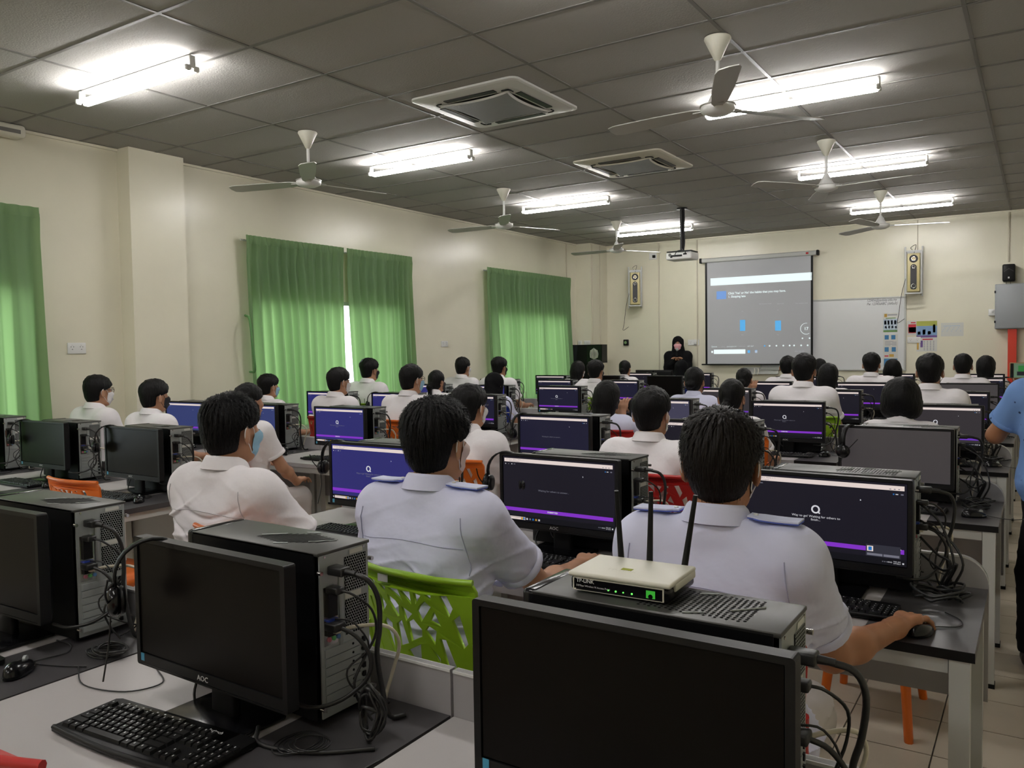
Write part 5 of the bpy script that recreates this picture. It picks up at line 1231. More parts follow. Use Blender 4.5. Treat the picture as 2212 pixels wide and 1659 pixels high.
def person(x, y, label, po, key, rz=0.0, sc=1.0, hair=('boy', 0, .0085, 0, 0), shirt=M_SHIRTW, trousers=M_TROUW, mask=M_MASKW, glasses=False, hijab=None, near=False, epaulettes=False, seams=False, skin=None, shirt_kw={}, group='students seated at the computers', eyes=False, hairm=None, hf=0.0, z=0.0):
    root = empty('person', (x, y, z), rz, sc)
    h = (.0048, .0040, .007, .0075, .011) if near else (.0085, .0075, .012, .015, .02)
    hs = (.0056 if near else .013)
    shirt_kw = dict(shirt_kw)
    if near: shirt_kw.setdefault('amp', .017)
    bk = (key, 'body', (skin or M_SKIN).name)
    if bk not in _body: _body[bk] = body_mesh(po, h[0], h[1], h[2], skin or M_SKIN)
    obj('body', _body[bk], root)
    sk = (key, 'shirt', shirt.name, tuple(shirt_kw.items()))
    sd = sum(map(ord, key)) % 9
    if sk not in _body: _body[sk] = shirt_mesh(po, hs, shirt, seed=sd, **shirt_kw)
    so = obj('shirt', _body[sk], root)
    if hijab is None or near:
        ck = (key, 'collar', shirt.name)
        if ck not in _body: _body[ck] = collar_mesh(po, shirt)
        if hijab is None: obj('collar', _body[ck], so)
    tk = (key, 'tr', trousers.name)
    if tk not in _body: _body[tk] = trousers_mesh(po, h[3], trousers)
    obj('trousers', _body[tk], root)
    for hp, kn, an in legs_of(po): obj('shoe', SHOE, root, (an[0], an[1], an[2] - .09))
    if hijab is not None:
        hk = (key, 'hijab', hijab.name)
        if hk not in _body: _body[hk] = hijab_mesh(po, .008 if near else .012, hijab)
        obj('headscarf', _body[hk], root)
    else: put_head(po, hair_mesh(*hair, hairm), 'hair', root)
    if mask is not None:
        mo = put_head(po, mask_mesh(mask), 'face_mask', root)
        if hijab is None:
            for lp in _mk[(mask.name, 'surgical', 'loop')]: obj('ear_loop', lp, mo)
    if glasses: put_head(po, glasses_mesh(), 'glasses', root)
    if eyes: put_head(po, eyes_mesh(), 'eyes', root)
    if not shirt_kw.get('long_sleeve'):
        for side in (1, -1):
            ck = (key, 'cuff', side, shirt.name)
            if ck not in _body:
                sh = po.shR if side > 0 else po.shL; e = V3((po.R if side > 0 else po.L)[0]); u = Vector((e - sh) / np.linalg.norm(e - sh)); cp = Vector(sh + (e - sh) * .66); r = po.b['arm'] + .012 + (-.012) * .66 + .0265
                a = u.orthogonal().normalized(); b2 = u.cross(a); mb = MB(); nn = 24; rr = [(r - .006, .001), (r + .0015, .002), (r + .003, -.001), (r + .002, -.022), (r - .004, -.024)]
                vs_ = [cp + u * t + (a * math.cos(2 * PI * k / nn) + b2 * math.sin(2 * PI * k / nn)) * q for q, t in rr for k in range(nn)]
                mb.add(vs_, [(i * nn + k, i * nn + (k + 1) % nn, (i + 1) * nn + (k + 1) % nn, (i + 1) * nn + k) for i in range(4) for k in range(nn)], 0, True); _body[ck] = mb.mesh('sleeve_hem', shirt)
            obj('sleeve_hem', _body[ck], so)
    if epaulettes or seams:
        f = shirt_sdf(po, sd, **shirt_kw)
        fa = lambda P: f(P)
        if seams:
            xs_ = np.linspace(-.190, .190, 23); p0 = np.stack([xs_, np.full(23, -.42), .985 + .012 * np.cos(xs_ * 9)], 1); X, ok = march(f, p0, (0, 1, 0))
            MB().tube([tuple(q) for q in X[ok] - V3((0, .0010, 0))], .0012, n=4, res=1).build('yoke_seam', M_SEAMW if shirt is M_SHIRTW else M_SEAML, so)
            for s in (-1, 1):
                zs_ = np.linspace(1.075, .86, 15); p0 = np.stack([s * (.188 + .012 * np.sin((1.075 - zs_) * 9)), np.full(15, -.42), zs_], 1); X, ok = march(f, p0, (0, 1, 0))
                if ok.sum() > 3: MB().tube([tuple(q) for q in X[ok] - V3((0, .0016, 0))], .0014, n=4, res=1).build('armhole_seam', M_SEAMW if shirt is M_SHIRTW else M_SEAML, so)
        if epaulettes:
            for s in (-1, 1):
                xs_ = np.linspace(.205, .085, 9); p0 = np.stack([s * xs_, np.full(9, po.shR[1] - .004), np.full(9, 1.30)], 1); X, ok = march(f, p0, (0, 0, -1)); X = X[ok]
                if len(X) > 3:
                    X[:, 2] = np.polyval(np.polyfit(X[:, 0], X[:, 2], 2), X[:, 0]) + .004
                    pts = [tuple(q + V3((0, 0, .004))) for q in X]
                    e = obj('epaulette', strap_mesh('epaulette', pts, (0, 1, 0), .028, .004, M_EPAU), so); obj('epaulette_lining', strap_mesh('epaulette_lining', [(p[0], p[1], p[2] - .0035) for p in pts], (0, 1, 0), .0265, .003, M_EPAUB), e)
                    MB().cyl((X[-2][0], X[-2][1], X[-2][2] + .006), (X[-2][0], X[-2][1], X[-2][2] + .011), .006, n=10).build('button', M_WHITE, e)
    tag(root, label, 'person', group); return root
# ================================================================== THE PEOPLE IN THE ROOM
# three nearest students, individually posed
po1 = Pose('boy', R=((.225, .235, .765), (.335, .515, .772), 0, -.30, 0, .10), L=((-.235, .10, .80), (-.14, .33, .775), 0), lean=.03, hyaw=.10)
person(-.665, 1.93, 'boy in lavender shirt with shoulder straps at the right, hand on mouse, behind the router', po1, 'S1', sc=1.0, hair=('boy', 3, .0045, .003, 2200), hairm=M_HAIRB, shirt=M_SHIRTL, mask=M_MASKW, near=True, epaulettes=True, seams=True, skin=M_SKIN2, hf=.01)
po2 = Pose('boy', R=((.235, .27, .79), (.215, .56, .785), 0, .10, 0, .15), L=((-.25, .06, .80), (-.17, .30, .775), 0), lean=.02, hyaw=.04)
person(-1.575, 1.95, 'boy in lavender shirt sitting on the lime green chair, pink mask', po2, 'S2', sc=1.005, hair=('side', 5, .0045, .004, 2200), shirt=M_SHIRTL, mask=mat('pale_pink_mask', (.70, .55, .53), .9), near=True, epaulettes=True, seams=True)
po3 = Pose('boy', R=((.26, .18, .80), (.22, .42, .775), 0), L=((-.26, .10, .80), (-.2, .33, .775), 0), lean=-.02, hyaw=.10)
person(-2.49, 1.93, 'boy in white shirt with blue mask, nearest on the left, before the blue quiz screen', po3, 'S3', sc=1.01, hair=('crop', 8, .0045, .004, 1800), shirt=M_SHIRTW, mask=M_MASKB, near=True, seams=True)
pA = Pose('boy'); pB = Pose('girl'); pC = Pose('girl', R=((.20, .20, .86), (.06, .17, 1.10), 0, .1, 0, 1.2)); pD = Pose('boy', lean=.06, hyaw=-.12)
# turned sideways with legs toward the aisle
pS = Pose('boy', R=((.235, .13, .80), (.16, .33, .66), 0), lean=.02)
H = lambda st, sd=0, vol=0.0: (st, sd, .0095, vol, 0)
def stu(x, y, top, label, p, key, hair=H('boy'), **kw):
    base = {'A': 1.40, 'D': 1.40, 'S': 1.40, 'B': 1.375, 'C': 1.375}[key]
    return person(x, y - .02, label, p, key, sc=max(.93, min(1.07, top / base)), hair=hair, **kw)
stu(-4.60, 3.72, 1.35, 'boy in white shirt and trousers on the orange chair beside the centre aisle', pS, 'S', H('crop', 1, .003), mask=None)
stu(-6.44, 5.48, 1.35, 'boy with light blue mask in front of the wide curtain', pA, 'A', H('boy', 2), mask=M_MASKB)
stu(-6.42, 3.72, 1.40, 'boy with glasses and white mask by the pilaster, farthest left', pA, 'A', H('boy', 3), glasses=True, mask=M_MASKW, eyes=True)
stu(-5.66, 3.72, 1.37, 'boy with black mask beside the pilaster, second from the left', pA, 'A', H('side', 4), mask=M_MASKK)
stu(-5.50, 5.46, 1.41, 'boy with glasses and white mask before the bright curtain gap', pD, 'D', H('side', 4), glasses=True, mask=M_MASKW, eyes=True)
stu(-6.50, 7.00, 1.48, 'tall boy with black mask against the curtain right of the gap', pA, 'A', H('boy', 2), mask=M_MASKK)
stu(-4.62, 5.46, 1.44, 'boy with dark glasses and blue mask, in white shirt on an orange chair', pD, 'D', H('crop', 1, .003), glasses=True, mask=M_MASKB)
stu(-5.66, 7.18, 1.33, 'girl with low ponytail beyond the boy in dark glasses', pB, 'B', H('pony', 1), mask=M_MASKK)
stu(-6.45, 8.75, 1.46, 'boy with white mask in front of the plain wall between the curtains', pA, 'A', H('boy', 3), mask=M_MASKW)
stu(-5.90, 8.80, 1.46, 'boy in white shirt before the left edge of the far curtain', pA, 'A', H('boy', 2), mask=M_MASKK, glasses=True)
stu(-4.88, 7.18, 1.31, 'girl in black headscarf and lavender top on a blue chair', pB, 'B', shirt=M_SHIRTL, hijab=M_ROBE, mask=M_MASKW)
stu(-2.70, 3.72, 1.365, 'boy with glasses and white mask on the orange lattice chair', pA, 'A', H('side', 6, .003), glasses=True, mask=M_MASKW)
stu(-5.55, 10.30, 1.37, 'girl with long dark hair before the right edge of the far curtain', pB, 'B', H('long', 1), mask=M_MASKW)
stu(-4.50, 8.80, 1.41, 'boy with tousled hair and black mask below the black corner cabinet', pA, 'A', H('side', 6, .003), mask=M_MASKK)
stu(-2.70, 5.46, 1.31, 'girl with long dark hair resting her hand against her face', pC, 'C', H('long', 1, .002), shirt=M_SHIRTL, mask=M_MASKK, glasses=True)
stu(-5.40, 11.55, 1.35, 'girl with tied-back hair in the far row, left of the teacher', pB, 'B', H('bun', 2), mask=None, eyes=True)
stu(-4.50, 11.60, 1.35, 'student in black headscarf directly in front of the teacher', pB, 'B', shirt=M_ROBE, hijab=M_ROBE, mask=M_MASKW)
stu(-2.66, 7.18, 1.365, 'girl with a hair bun and glasses in a lavender shirt', pB, 'B', H('bun', 2), shirt=M_SHIRTL, mask=M_MASKK, glasses=True)
stu(-1.61, 3.74, 1.36, 'boy in white shirt with both ears showing, on the red chair at the centre', pA, 'A', H('boy', 7, .004), mask=M_MASKW)
stu(-1.76, 5.46, 1.33, 'girl with low ponytail on an orange chair, centre right', pB, 'B', H('pony', 1), mask=M_MASKK)
stu(-2.70, 8.80, 1.31, 'girl holding a hand to her cheek below the projection screen', pC, 'C', H('bun', 2), mask=None)
stu(-2.62, 10.30, 1.42, 'boy wearing a headset cord below the right edge of the projection screen', pA, 'A', H('boy', 7), mask=None)
stu(-1.69, 7.18, 1.48, 'tall boy in white shirt on a green chair below the whiteboard', pA, 'A', H('boy', 7, .003), mask=M_MASKK)
stu(-2.50, 11.50, 1.36, 'student mostly hidden behind the tall boy, below the whiteboard', pB, 'B', H('pony', 1), mask=M_MASKW)
stu(-1.83, 8.80, 1.36, 'girl with dark hair to the right of the tall boy', pB, 'B', H('long', 1), mask=M_MASKW)
stu(-1.66, 10.30, 1.45, 'boy with rounded hair and black neckband in front of the whiteboard', pA, 'A', H('boy', 9, .004), mask=M_MASKW)
stu(-1.60, 11.50, 1.35, 'student with dark bobbed hair below the whiteboard posters', pB, 'B', H('bob', 3), mask=M_MASKW)
stu(-.71, 5.46, 1.335, 'student with a rounded black bob behind the large grey monitor', pB, 'B', H('bob', 3, .014), mask=M_MASKW)
stu(-.73, 7.18, 1.47, 'boy in white shirt below the calendar on the front wall', pA, 'A', H('boy', 9, .004), mask=M_MASKW)
stu(-.72, 10.30, 1.43, 'boy with spiky hair near the red trunking', pA, 'A', H('boy', 3), mask=M_MASKW)
stu(-.56, 11.50, 1.38, 'girl with long black hair in the far row beside the red trunking', pB, 'B', H('long', 1, .006), mask=M_MASKW)
# teacher: standing in black with a pink mask, both hands raised to a microphone
pT = Pose('girl', R=((.185, .05, .80), (.035, .19, .955), 0, .9, 0, .5), L=((-.185, .05, .80), (-.035, .19, .955), 0, -.9, 0, .5), stand=True)
person(-5.24, 13.36, 'teacher in black headscarf and robe with pink mask, standing before the front wall', pT, 'T', rz=PI + .30, sc=.985, shirt=M_ROBE, trousers=M_TROUB, hijab=M_ROBE, mask=M_MASKP, near=False, eyes=True, shirt_kw=dict(long_sleeve=True, drop=.05), group='standing adults', z=.375)
m = empty('microphone', (-5.18, 13.14, 1.35)); MB().cyl((0, 0, 0), (.012, -.012, .13), .012, .014, n=10).build('handle', M_BLACK, m); MB().lathe([(.012, 0), (.022, .015), (.022, .035), (.010, .05)], 12, c=(.012, -.012, .13)).build('grille', M_ZINC, m)
tag(m, 'dark hand microphone held by the teacher', 'microphone')
pM = Pose('man', L=((-.345, .12, .84), (-.225, .27, 1.05), 0, .1, 0, 1.0), R=((.275, .10, .80), (.0, .27, 1.03), 0, .3, 0, 1.0), stand=True, lean=.0, legs=[((.09, 0, .54), (.15, .03, .12), (.17, .0, -.29)), ((-.10, 0, .54), (-.16, .02, .12), (-.17, .0, -.29))])
person(.125, 4.60, 'man in light blue patterned shirt and black trousers at the right edge, photographing', pM, 'M', sc=.90, hair=H('crop', 1), shirt=M_SHIRTB, trousers=M_TROUB, mask=None, near=False, shirt_kw=dict(drop=.06, amp=.006), group='standing adults', z=.338, skin=M_SKIN2)
ph = empty('phone', (-.050, 4.87, 1.412), .05); MB().rbox((0, 0, 0), (.165, .010, .080), .004).build('case', M_BROWN, ph); MB().box((.006, -.0052, 0), (.140, .001, .072), 0).build('screen', emis('phone_screen', srgb(120, 150, 120), .5), ph)
m = MB()
for a in ((-.02, .01, .05, .03, 0), (.03, -.02, .03, .02, 1), (.05, .02, .03, .02, 2), (-.03, -.015, .04, .02, 1)): m.quad((a[0] - a[2] / 2, -.0062, a[1] - a[3] / 2), (a[0] + a[2] / 2, -.0062, a[1] - a[3] / 2), (a[0] + a[2] / 2, -.0062, a[1] + a[3] / 2), (a[0] - a[2] / 2, -.0062, a[1] + a[3] / 2), a[4])
m.build('camera_view', [emis('phone_green', srgb(60, 140, 70), .6), emis('phone_dark', srgb(40, 40, 45), .6), emis('phone_cream', srgb(210, 200, 170), .7)], ph); MB().box((-.072, -.0055, 0), (.014, .001, .072)).build('side_bar', M_BLACKG, ph)
tag(ph, 'smartphone in a brown case held sideways at the right edge', 'phone')
# ================================================================== CHAIRS
HOLES = [[(140,320),(170,335),(215,430),(168,470)], [(182,322),(238,345),(240,425)], [(275,362),(345,392),(345,455)], [(362,388),(460,397),(505,515)], [(482,405),(565,410),(575,540)], [(600,415),(655,442),(610,535)], [(682,427),(735,430),(730,480)], [(800,435),(860,435),(885,560),(850,650)], [(640,560),(680,500),(725,555),(645,700),(620,600)], [(370,462),(440,520),(465,560),(470,655),(455,662),(385,540)], [(295,462),(360,570),(325,652)], [(490,562),(575,630),(525,702)], [(712,688),(750,602),(785,740)], [(870,690),(930,632),(945,890),(910,930)], [(340,740),(360,692),(410,740),(430,970),(418,970)], [(450,740),(490,697),(535,888),(470,918)], [(540,715),(585,682),(640,770),(638,828),(560,872)], [(670,780),(695,737),(745,780),(725,898)], [(762,850),(805,862),(845,1075),(790,1085)], [(530,950),(625,897),(620,1065),(590,1070)], [(682,892),(745,1000),(750,1085)], [(480,985),(520,987),(540,1045),(482,1032)], [(192,522),(215,522),(290,738),(275,742)], [(252,752),(290,850),(350,975),(322,955)]]
src = [(60, 200), (1085, 310), (950, 1210), (250, 1040)]; dst = [(-.205, .275), (.205, .275), (.185, 0), (-.185, 0)]
A_ = []
for (x, y), (u, v) in zip(src, dst): A_ += [[x, y, 1, 0, 0, 0, -u * x, -u * y, -u], [0, 0, 0, x, y, 1, -v * x, -v * y, -v]]
Hm = np.linalg.svd(np.array(A_, float))[2][-1].reshape(3, 3)
def hmap(p): q = Hm @ V3((p[0], p[1], 1)); return (float(q[0] / q[2]), float(q[1] / q[2]))
outer = [(-.185, 0), (-.10, -.008), (0, -.010), (.10, -.008), (.185, 0), (.197, .14), (.207, .255), (.200, .272), (.185, .279), (.09, .283), (0, .284), (-.09, .283), (-.185, .279), (-.200, .272), (-.207, .255), (-.197, .14)]
def resamp(poly, st=.012):
    out = []
    for a, b in zip(poly, poly[1:] + poly[:1]):
        n = max(1, int(math.hypot(b[0] - a[0], b[1] - a[1]) / st))
        for k in range(n): out.append((a[0] + (b[0] - a[0]) * k / n, a[1] + (b[1] - a[1]) * k / n))
    return out
outer = resamp(outer)
def grow(h, k=.0028):
    cx, cy = sum(p[0] for p in h) / len(h), sum(p[1] for p in h) / len(h)
    return [(p[0] + k * (p[0] - cx) / (math.hypot(p[0] - cx, p[1] - cy) + 1e-6), p[1] + k * (p[1] - cy) / (math.hypot(p[0] - cx, p[1] - cy) + 1e-6)) for p in h]
back_me = filled_with_holes(outer, [grow([hmap(p) for p in h]) for h in HOLES], .006, .0015)
for v in back_me.vertices:      # stand it up, bow it, recline it
    x, y, z = v.co; v.co = (x, -.205 - .16 * y + .9 * (x * x - .012) + z, .685 + y)
back_me.update()
def back_for(m, cache={}):
    if m.name not in cache:
        me = back_me.copy(); me.materials.clear(); me.materials.append(m); cache[m.name] = me
    return cache[m.name]
_cp = {}
def make_chair(m):
    root = empty('plastic_chair')
    b = obj('backrest', back_for(m), root)
    MB().tube([(x, -.250 + .9 * (x * x - .012), .965) for x in np.linspace(-.2, .2, 9)], .009, n=8, res=2).build('top_rail', m, b)
    out = rrect(-.205, -.20, .205, .21, .05, 4); n = len(out)
    mm = MB(); mm.add([(a, c, .462 + .02 * (abs(a) / .2) ** 2 - .018 * max(0, (c - .12) / .09)) for a, c in out] + [(a, c, .435) for a, c in out] + [(0, 0, .455)], [(k, (k + 1) % n, 2 * n) for k in range(n)] + [(k, n + k, n + (k + 1) % n, (k + 1) % n) for k in range(n)] + [tuple(range(2 * n - 1, n - 1, -1))], 0, True); mm.build('seat', m, root)
    for s in (-1, 1):
        MB().tube([(s * .185, -.17, .445), (s * .215, -.19, .52), (s * .212, -.195, .60), (s * .188, -.180, .70), (s * .195, -.205, .80)], .019, n=8, r2=.012).build('back_post', m, root)
        for y0, y1 in ((.17, .205), (-.17, -.225)): MB().cyl((s * .175, y0, .45), (s * .205, y1, .0), .021, .014, n=10).build('leg', m, root)
    if m is M_GREENC: MB().box((-.085, -.2575, .945), (.036, .002, .020)).build('sticker', M_LABEL, root)
    return root
COLN = {}
def chair(x, y, m, label, rz=0.0):
    if m.name not in _cp: _cp[m.name] = make_chair(m); o = _cp[m.name]
    else: o = copy_tree(_cp[m.name])
    o.location = (x, y, 0); o.rotation_euler = (0, 0, rz); tag(o, label, 'chair', 'plastic lattice-back chairs'); return o
G_, O_, R_, B_ = M_GREENC, M_ORANGEC, M_REDC, M_BLUEC
chair(-1.40, 1.90, G_, 'lime green lattice-back chair under the boy in lavender shirt, foreground', -.04)
chair(-.60, 1.90, R_, 'red plastic chair under the boy with his hand on the mouse', .02)
chair(-2.27, 1.99, O_, 'orange chair under the nearest white-shirted boy on the left')
chair(-1.425, .815, R_, 'red chair whose rounded back shows in the bottom left corner', 0.05)
chair(-3.90, 2.34, O_, 'empty orange chair behind the near left tower case, back edge showing', .04)
st = empty('plastic_stool', (-.58, 3.68, 0)); n_ = rrect(-.15, -.15, .15, .15, .04, 4)
MB().prism(n_, .44, .462).build('seat', O_, st); MB().prism(rrect(-.155, -.155, .155, .155, .04, 4), .42, .445).build('seat_rim', O_, st)
for sx in (-1, 1):
    for sy in (-1, 1): MB().cyl((sx * .125, sy * .125, .43), (sx * .165, sy * .235, 0), .022, .017, n=8).build('leg', O_, st)
tag(st, 'empty orange plastic stool whose legs show under the right-hand desks', 'stool')
chair(-4.55, 3.76, O_, 'orange chair of the boy sitting beside the centre aisle', -.1)
for x, y, m, lab in ((-6.42, 3.74, B_, 'blue chair under the boy with glasses by the pilaster'), (-5.66, 3.74, R_, 'red chair under the boy with black mask by the pilaster'), (-2.66, 3.76, O_, 'orange lattice chair of the boy with glasses, left of the dark waiting screen'),
                     (-1.50, 3.76, R_, 'red chair of the boy with both ears showing'), (-6.44, 5.5, G_, 'green chair under the boy with light blue mask'), (-5.46, 5.5, R_, 'red chair of the boy with white mask at the curtain gap'), (-4.55, 5.5, O_, 'orange chair of the boy with dark glasses'),
                     (-2.62, 5.5, R_, 'red chair of the girl resting her hand against her face'), (-1.68, 5.5, O_, 'orange chair of the girl with low ponytail, centre right'), (-.71, 5.5, B_, 'blue chair under the student with the rounded black bob'), (-4.75, 7.2, B_, 'blue chair of the girl in black headscarf'),
                     (-5.66, 7.2, O_, 'orange chair of the girl with ponytail beyond the dark glasses'), (-6.5, 7.02, G_, 'green chair of the tall boy against the curtain'), (-2.6, 7.2, O_, 'orange chair of the girl with the hair bun'), (-1.55, 7.2, G_, 'green chair of the tall boy below the whiteboard'), (-.73, 7.2, B_, 'blue chair of the boy below the calendar'),
                     (-6.45, 8.77, R_, 'red chair of the boy before the plain wall'), (-5.75, 8.82, B_, 'blue chair of the boy before the far curtain'), (-4.4, 8.82, G_, 'green chair of the boy with tousled hair'), (-2.7, 8.82, O_, 'orange chair of the girl holding her cheek'), (-1.93, 8.82, R_, 'red chair of the girl right of the tall boy'), (-1.66, 10.32, O_, 'orange chair of the boy with black neckband'),
                     (-5.55, 10.32, O_, 'orange chair of the girl before the far curtain edge'), (-2.72, 10.32, B_, 'blue chair of the boy with headset cord'), (-2.50, 11.52, G_, 'green chair of the mostly hidden student'), (-.72, 10.32, R_, 'red chair of the boy near the red trunking'),
                     (-5.4, 11.57, R_, 'red chair of the girl left of the teacher'), (-4.5, 11.62, B_, 'blue chair of the student in front of the teacher'), (-1.6, 11.52, O_, 'orange chair of the student below the whiteboard posters'), (-.56, 11.52, G_, 'green chair of the girl in the far row by the red trunking')):
    chair(x, y, m, lab, random.uniform(-.08, .08))

# ================================================================== ROUTER on the near tower
TT = DESK + TH + .001
root = empty('wifi_router', (-.613, 1.335, TT), math.radians(2)); w, d, h = .192, .135, .030
MB().rbox((0, .002, h / 2), (w - .006, d - .006, h - .006), .005).build('base', M_BLACKG, root)
cov = MB().rbox((0, 0, h + .002), (w, d, .009), .004, seg=3).rbox((w / 2 - .004, .01, h - .006), (.010, d - .03, .014), .003).build('cover', M_CREAM, root)
m = MB(); yq = -d / 2 + .0042
for c, dd in (((-.002, yq, .005), (w - .024, .003, .0022)), ((-.002, yq, h - .004), (w - .024, .003, .0022)), ((-w / 2 + .010, yq, h / 2), (.0022, .003, h - .008)), ((w / 2 - .014, yq, h / 2), (.0022, .003, h - .008))): m.box(c, dd)
m.build('front_outline', M_CREAM, root)
fx = lambda x, z: Matrix.Translation((x, -d / 2 + .0022, z)) @ Matrix.Rotation(PI / 2, 4, 'X')
MB().box((0, -d / 2 + .004, h / 2), (w - .03, .003, h - .010)).build('front_face', M_BLACKG, root)
MB().mesh_from(text_mesh('TP-LINK', .0095, 0, 'LEFT', 0, .0002), fx(-.080, .0215)).mesh_from(text_mesh('54Mbps Wireless N Access Point', .0048, 0, 'LEFT'), fx(-.080, .0125)).build('lettering', M_LOGO, root)
EG = emis('led_green', (.15, 1.0, .12), 1.6)
for k, x in enumerate((-.018, -.004, .010, .026)): MB().cyl((x, -d / 2 + .003, .011), (x, -d / 2 + .0015, .011), .0017 if k % 2 else .0013, n=8).build('indicator', EG, root)
MB().box((.060, -d / 2 + .0022, .0145), (.016, .001, .013)).build('jack_icon', emis('led_green_dim', (.05, .45, .04), .7), root); MB().cyl((.060, -d / 2 + .0018, .011), (.060, -d / 2 + .0012, .011), .0042, n=10).build('jack_icon_centre', M_BLACKG, root)
MB().box((-.005, -.012, h + .0068), (.020, .012, .0006)).build('yellow_tag', emis('yellow_note_glow', (.75, .80, .02), .25), cov)  # tag is no lamp; its brightness is put in as a glow
MB().mesh_from(text_mesh('TP-LINK', .016, 0, 'CENTER'), Matrix.Translation((-.01, -.024, h + .0067))).build('embossed_mark', mat('cream_emboss', (.64, .62, .52), .5), cov)
for x, dx, dy in ((-.052, .0, -.02), (.005, .004, .0), (.072, .022, .0)):
    a = MB().cyl((x, d / 2 + .004, .012), (x, d / 2 + .004, .032), .0065, n=10).build('antenna_hinge', M_BLACK, root)
    MB().cyl((x, d / 2 + .004, .028), (x + dx, d / 2 + .004 + dy, .165), .0062, .0042, n=10).build('antenna', M_BLACK, root)
tag(root, 'cream and black wireless router with upright antennas on the near tower case', 'router')

# thick power cord of the near tower (right edge of the foreground)
x0 = colx(0, 0); z = DESK
def cord(name, pts, r, m, label, cat='cable', n=8): tag(MB().tube(pts, r, n=n, res=6).build(name, m), label, cat)
cord('network_cable', [(x0 + .01, 1.26, z + .08), (x0 + .045, 1.27, z + .02), (x0 + .050, 1.36, z - .25), (x0 + .06, 1.48, z - .55), (x0 + .06, 1.48, .006)], .0035, M_CABLEB, 'thin blue network cable hanging beside the near tower case')

# coils and loose leads on the near desk
m = MB(); c0 = Vector((-1.178, 1.245, z))
for k in range(7):
    a = k * .5; rx, rz_ = .022 + .004 * (k % 3), .060 + .006 * (k % 4)
    m.tube([c0 + Vector((rx * math.cos(t) + .004 * math.sin(a), .010 * math.sin(t * 2 + a) + .004 * (k % 3), .012 + .010 * k * .2 + .045 + .055 * math.sin(t) * (1 if k % 2 else .85))) for t in np.linspace(0, 2 * PI, 10)[:-1]], .0030, n=6, res=3, closed=True)
m.tube([c0 + Vector((-.02, 0, .07)), c0 + Vector((0, -.012, .078)), c0 + Vector((.022, 0, .07))], .004, n=6)
tag(m.build('coiled_cord', M_CABLE), 'tied bundle of black cord standing on the dark desk strip beside the near tower', 'cable')
m = MB()
for k in range(5):
    m.tube([(-1.30 + .012 * k + .040 * math.cos(t), 1.155 + .055 * math.sin(t) * (1 - .1 * k), z + .004 + .003 * k) for t in np.linspace(0, 2 * PI, 9)[:-1]], .0017, n=5, res=3, closed=True)
tag(m.build('coiled_cord', M_CABLE), 'thin coiled grey cord lying on the dark desk strip in the foreground', 'cable')
m = MB(); m.tube([(-1.40, 1.14, z + .02), (-1.36, 1.11, z + .005), (-1.24, 1.14, z + .005), (-1.14, 1.22, z + .005)], .005, n=7, res=5); tag(m.build('power_cord', M_CABLE), 'thick black cord running from the monitor base to the near tower', 'cable')
m = MB(); m.tube([(-1.36, 1.09, z + .003), (-1.37, 1.02, z + .003), (-1.33, .96, z + .003), (-1.22, .98, z + .003), (-1.12, 1.10, z + .003), (-1.10, 1.2, z + .003)], .002, n=5, res=6); tag(m.build('thin_cord', M_CABLE), 'thin black cord curving over the dark desk strip in front of the near tower', 'cable')
m = MB()
for k in range(6):
    m.tube([(-2.16 + .01 * k + .05 * math.cos(t + k), 1.24 + .035 * math.sin(t + k), z + .005 + .004 * k + .004 * math.sin(2 * t)) for t in np.linspace(0, 2 * PI, 9)[:-1]], .0032, n=6, res=3, closed=True)
tag(m.build('coiled_cord', M_CABLE), 'heap of black cord behind the left near tower case', 'cable')
m = MB(); m.tube([(-2.12, 1.15, z + .003), (-1.99, 1.09, z + .003), (-1.86, 1.12, z + .003), (-1.83, 1.2, z + .003), (-1.93, 1.25, z + .003)], .0018, n=5, res=6).tube([(-2.30, 1.08, z + .003), (-2.18, 1.12, z + .003), (-2.10, 1.16, z + .003)], .0018, n=5, res=6)
tag(m.build('thin_cord', M_CABLE), 'thin black mouse cord looping across the white desk on the left', 'cable')
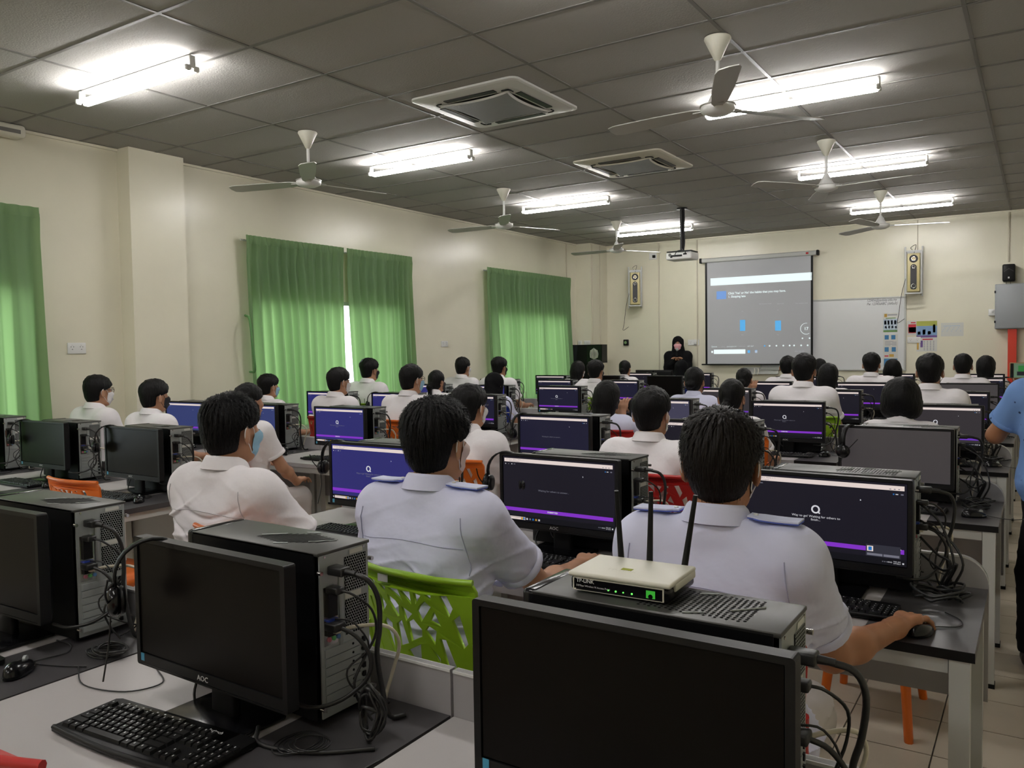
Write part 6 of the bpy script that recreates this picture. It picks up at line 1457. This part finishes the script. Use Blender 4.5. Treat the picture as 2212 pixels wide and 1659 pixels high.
# tangles at the right-hand desk ends
for j in (1, 2, 3, 4):
    xx, yy = colx(0, j) + .085, ROW[j] + .02; m = MB(); r = np.random.RandomState(j)
    for k in range(7):
        cx, cy = xx + r.uniform(-.03, .035), yy + r.uniform(-.10, .05); a, b = r.uniform(.03, .075), r.uniform(.02, .05); p = r.uniform(0, 6)
        m.tube([(cx + a * math.cos(t) + .01 * math.sin(3 * t + p), cy + b * math.sin(t), DESK + .006 + .012 * (k % 4) + .010 * math.sin(t * 2 + p)) for t in np.linspace(0, 2 * PI, 10)[:-1]], r.uniform(.0025, .005), n=6, res=3, closed=True)
    for k in range(4):
        s = r.uniform(-.02, .03); m.tube([(colx(0, j) + .005, ROW[j] + .03 + .02 * k, DESK + .30 - .06 * k), (xx - .01 + s, yy + .0, DESK + .24 - .05 * k), (xx + .03 + s, yy - .02, DESK + .12), (xx + s, yy + .02, DESK + .03), (xx + .05, yy - .05, DESK + .008)], .0042, n=6, res=5)
    tag(m.build('cable_tangle', M_CABLE), 'tangle of black cables on the right-hand desk end, %s row' % NTH[j], 'cable', 'cable tangles on the right-hand desk ends')
u = empty('usb_stick', (-1.47, 2.44, z), .2); MB().rbox((0, 0, .005), (.045, .017, .009), .003).build('body', M_BLACKG, u); MB().box((-.030, 0, .005), (.018, .012, .005)).build('plug', M_STEEL, u); tag(u, 'small black memory stick on the desk beside the lavender sleeve', 'memory stick')
# sticky notepad and papers
u = empty('notepad', (-4.75, 2.70, z), .3); MB().box((0, 0, .008), (.10, .07, .016)).build('pages', M_WHITE, u); MB().box((0, 0, .0165), (.10, .07, .001)).build('cover', M_PANEL, u); tag(u, 'small white device lying by the keyboard on the left desks', 'device')

# teacher's desk with two monitors seen from behind
root = empty('teacher_desk', (-5.25, 12.99, 0)); 
MB().box((0, .0, .72), (1.4, .38, .03)).build('top', M_WHITEL, root); MB().box((0, -.17, .42), (1.36, .02, .56)).build('front_panel', M_PANEL, root)
for s in (-.66, .66): MB().box((s, .0, .35), (.04, .36, .70)).build('side_panel', M_PANEL, root)
tag(root, 'pale teacher desk behind the last row of computers', 'desk')

for x, lab in ((-5.70, 'left one of two black monitors seen from behind on the teacher desk'), (-5.36, 'right one of two black monitors seen from behind on the teacher desk')):
    o = copy_tree(mon_p); o.location = (x, 13.0, .736); o.rotation_euler = (0, 0, PI + .05); o.scale = (.66, 1, 1.08); tag(o, lab, 'monitor', 'monitors on the teacher desk')
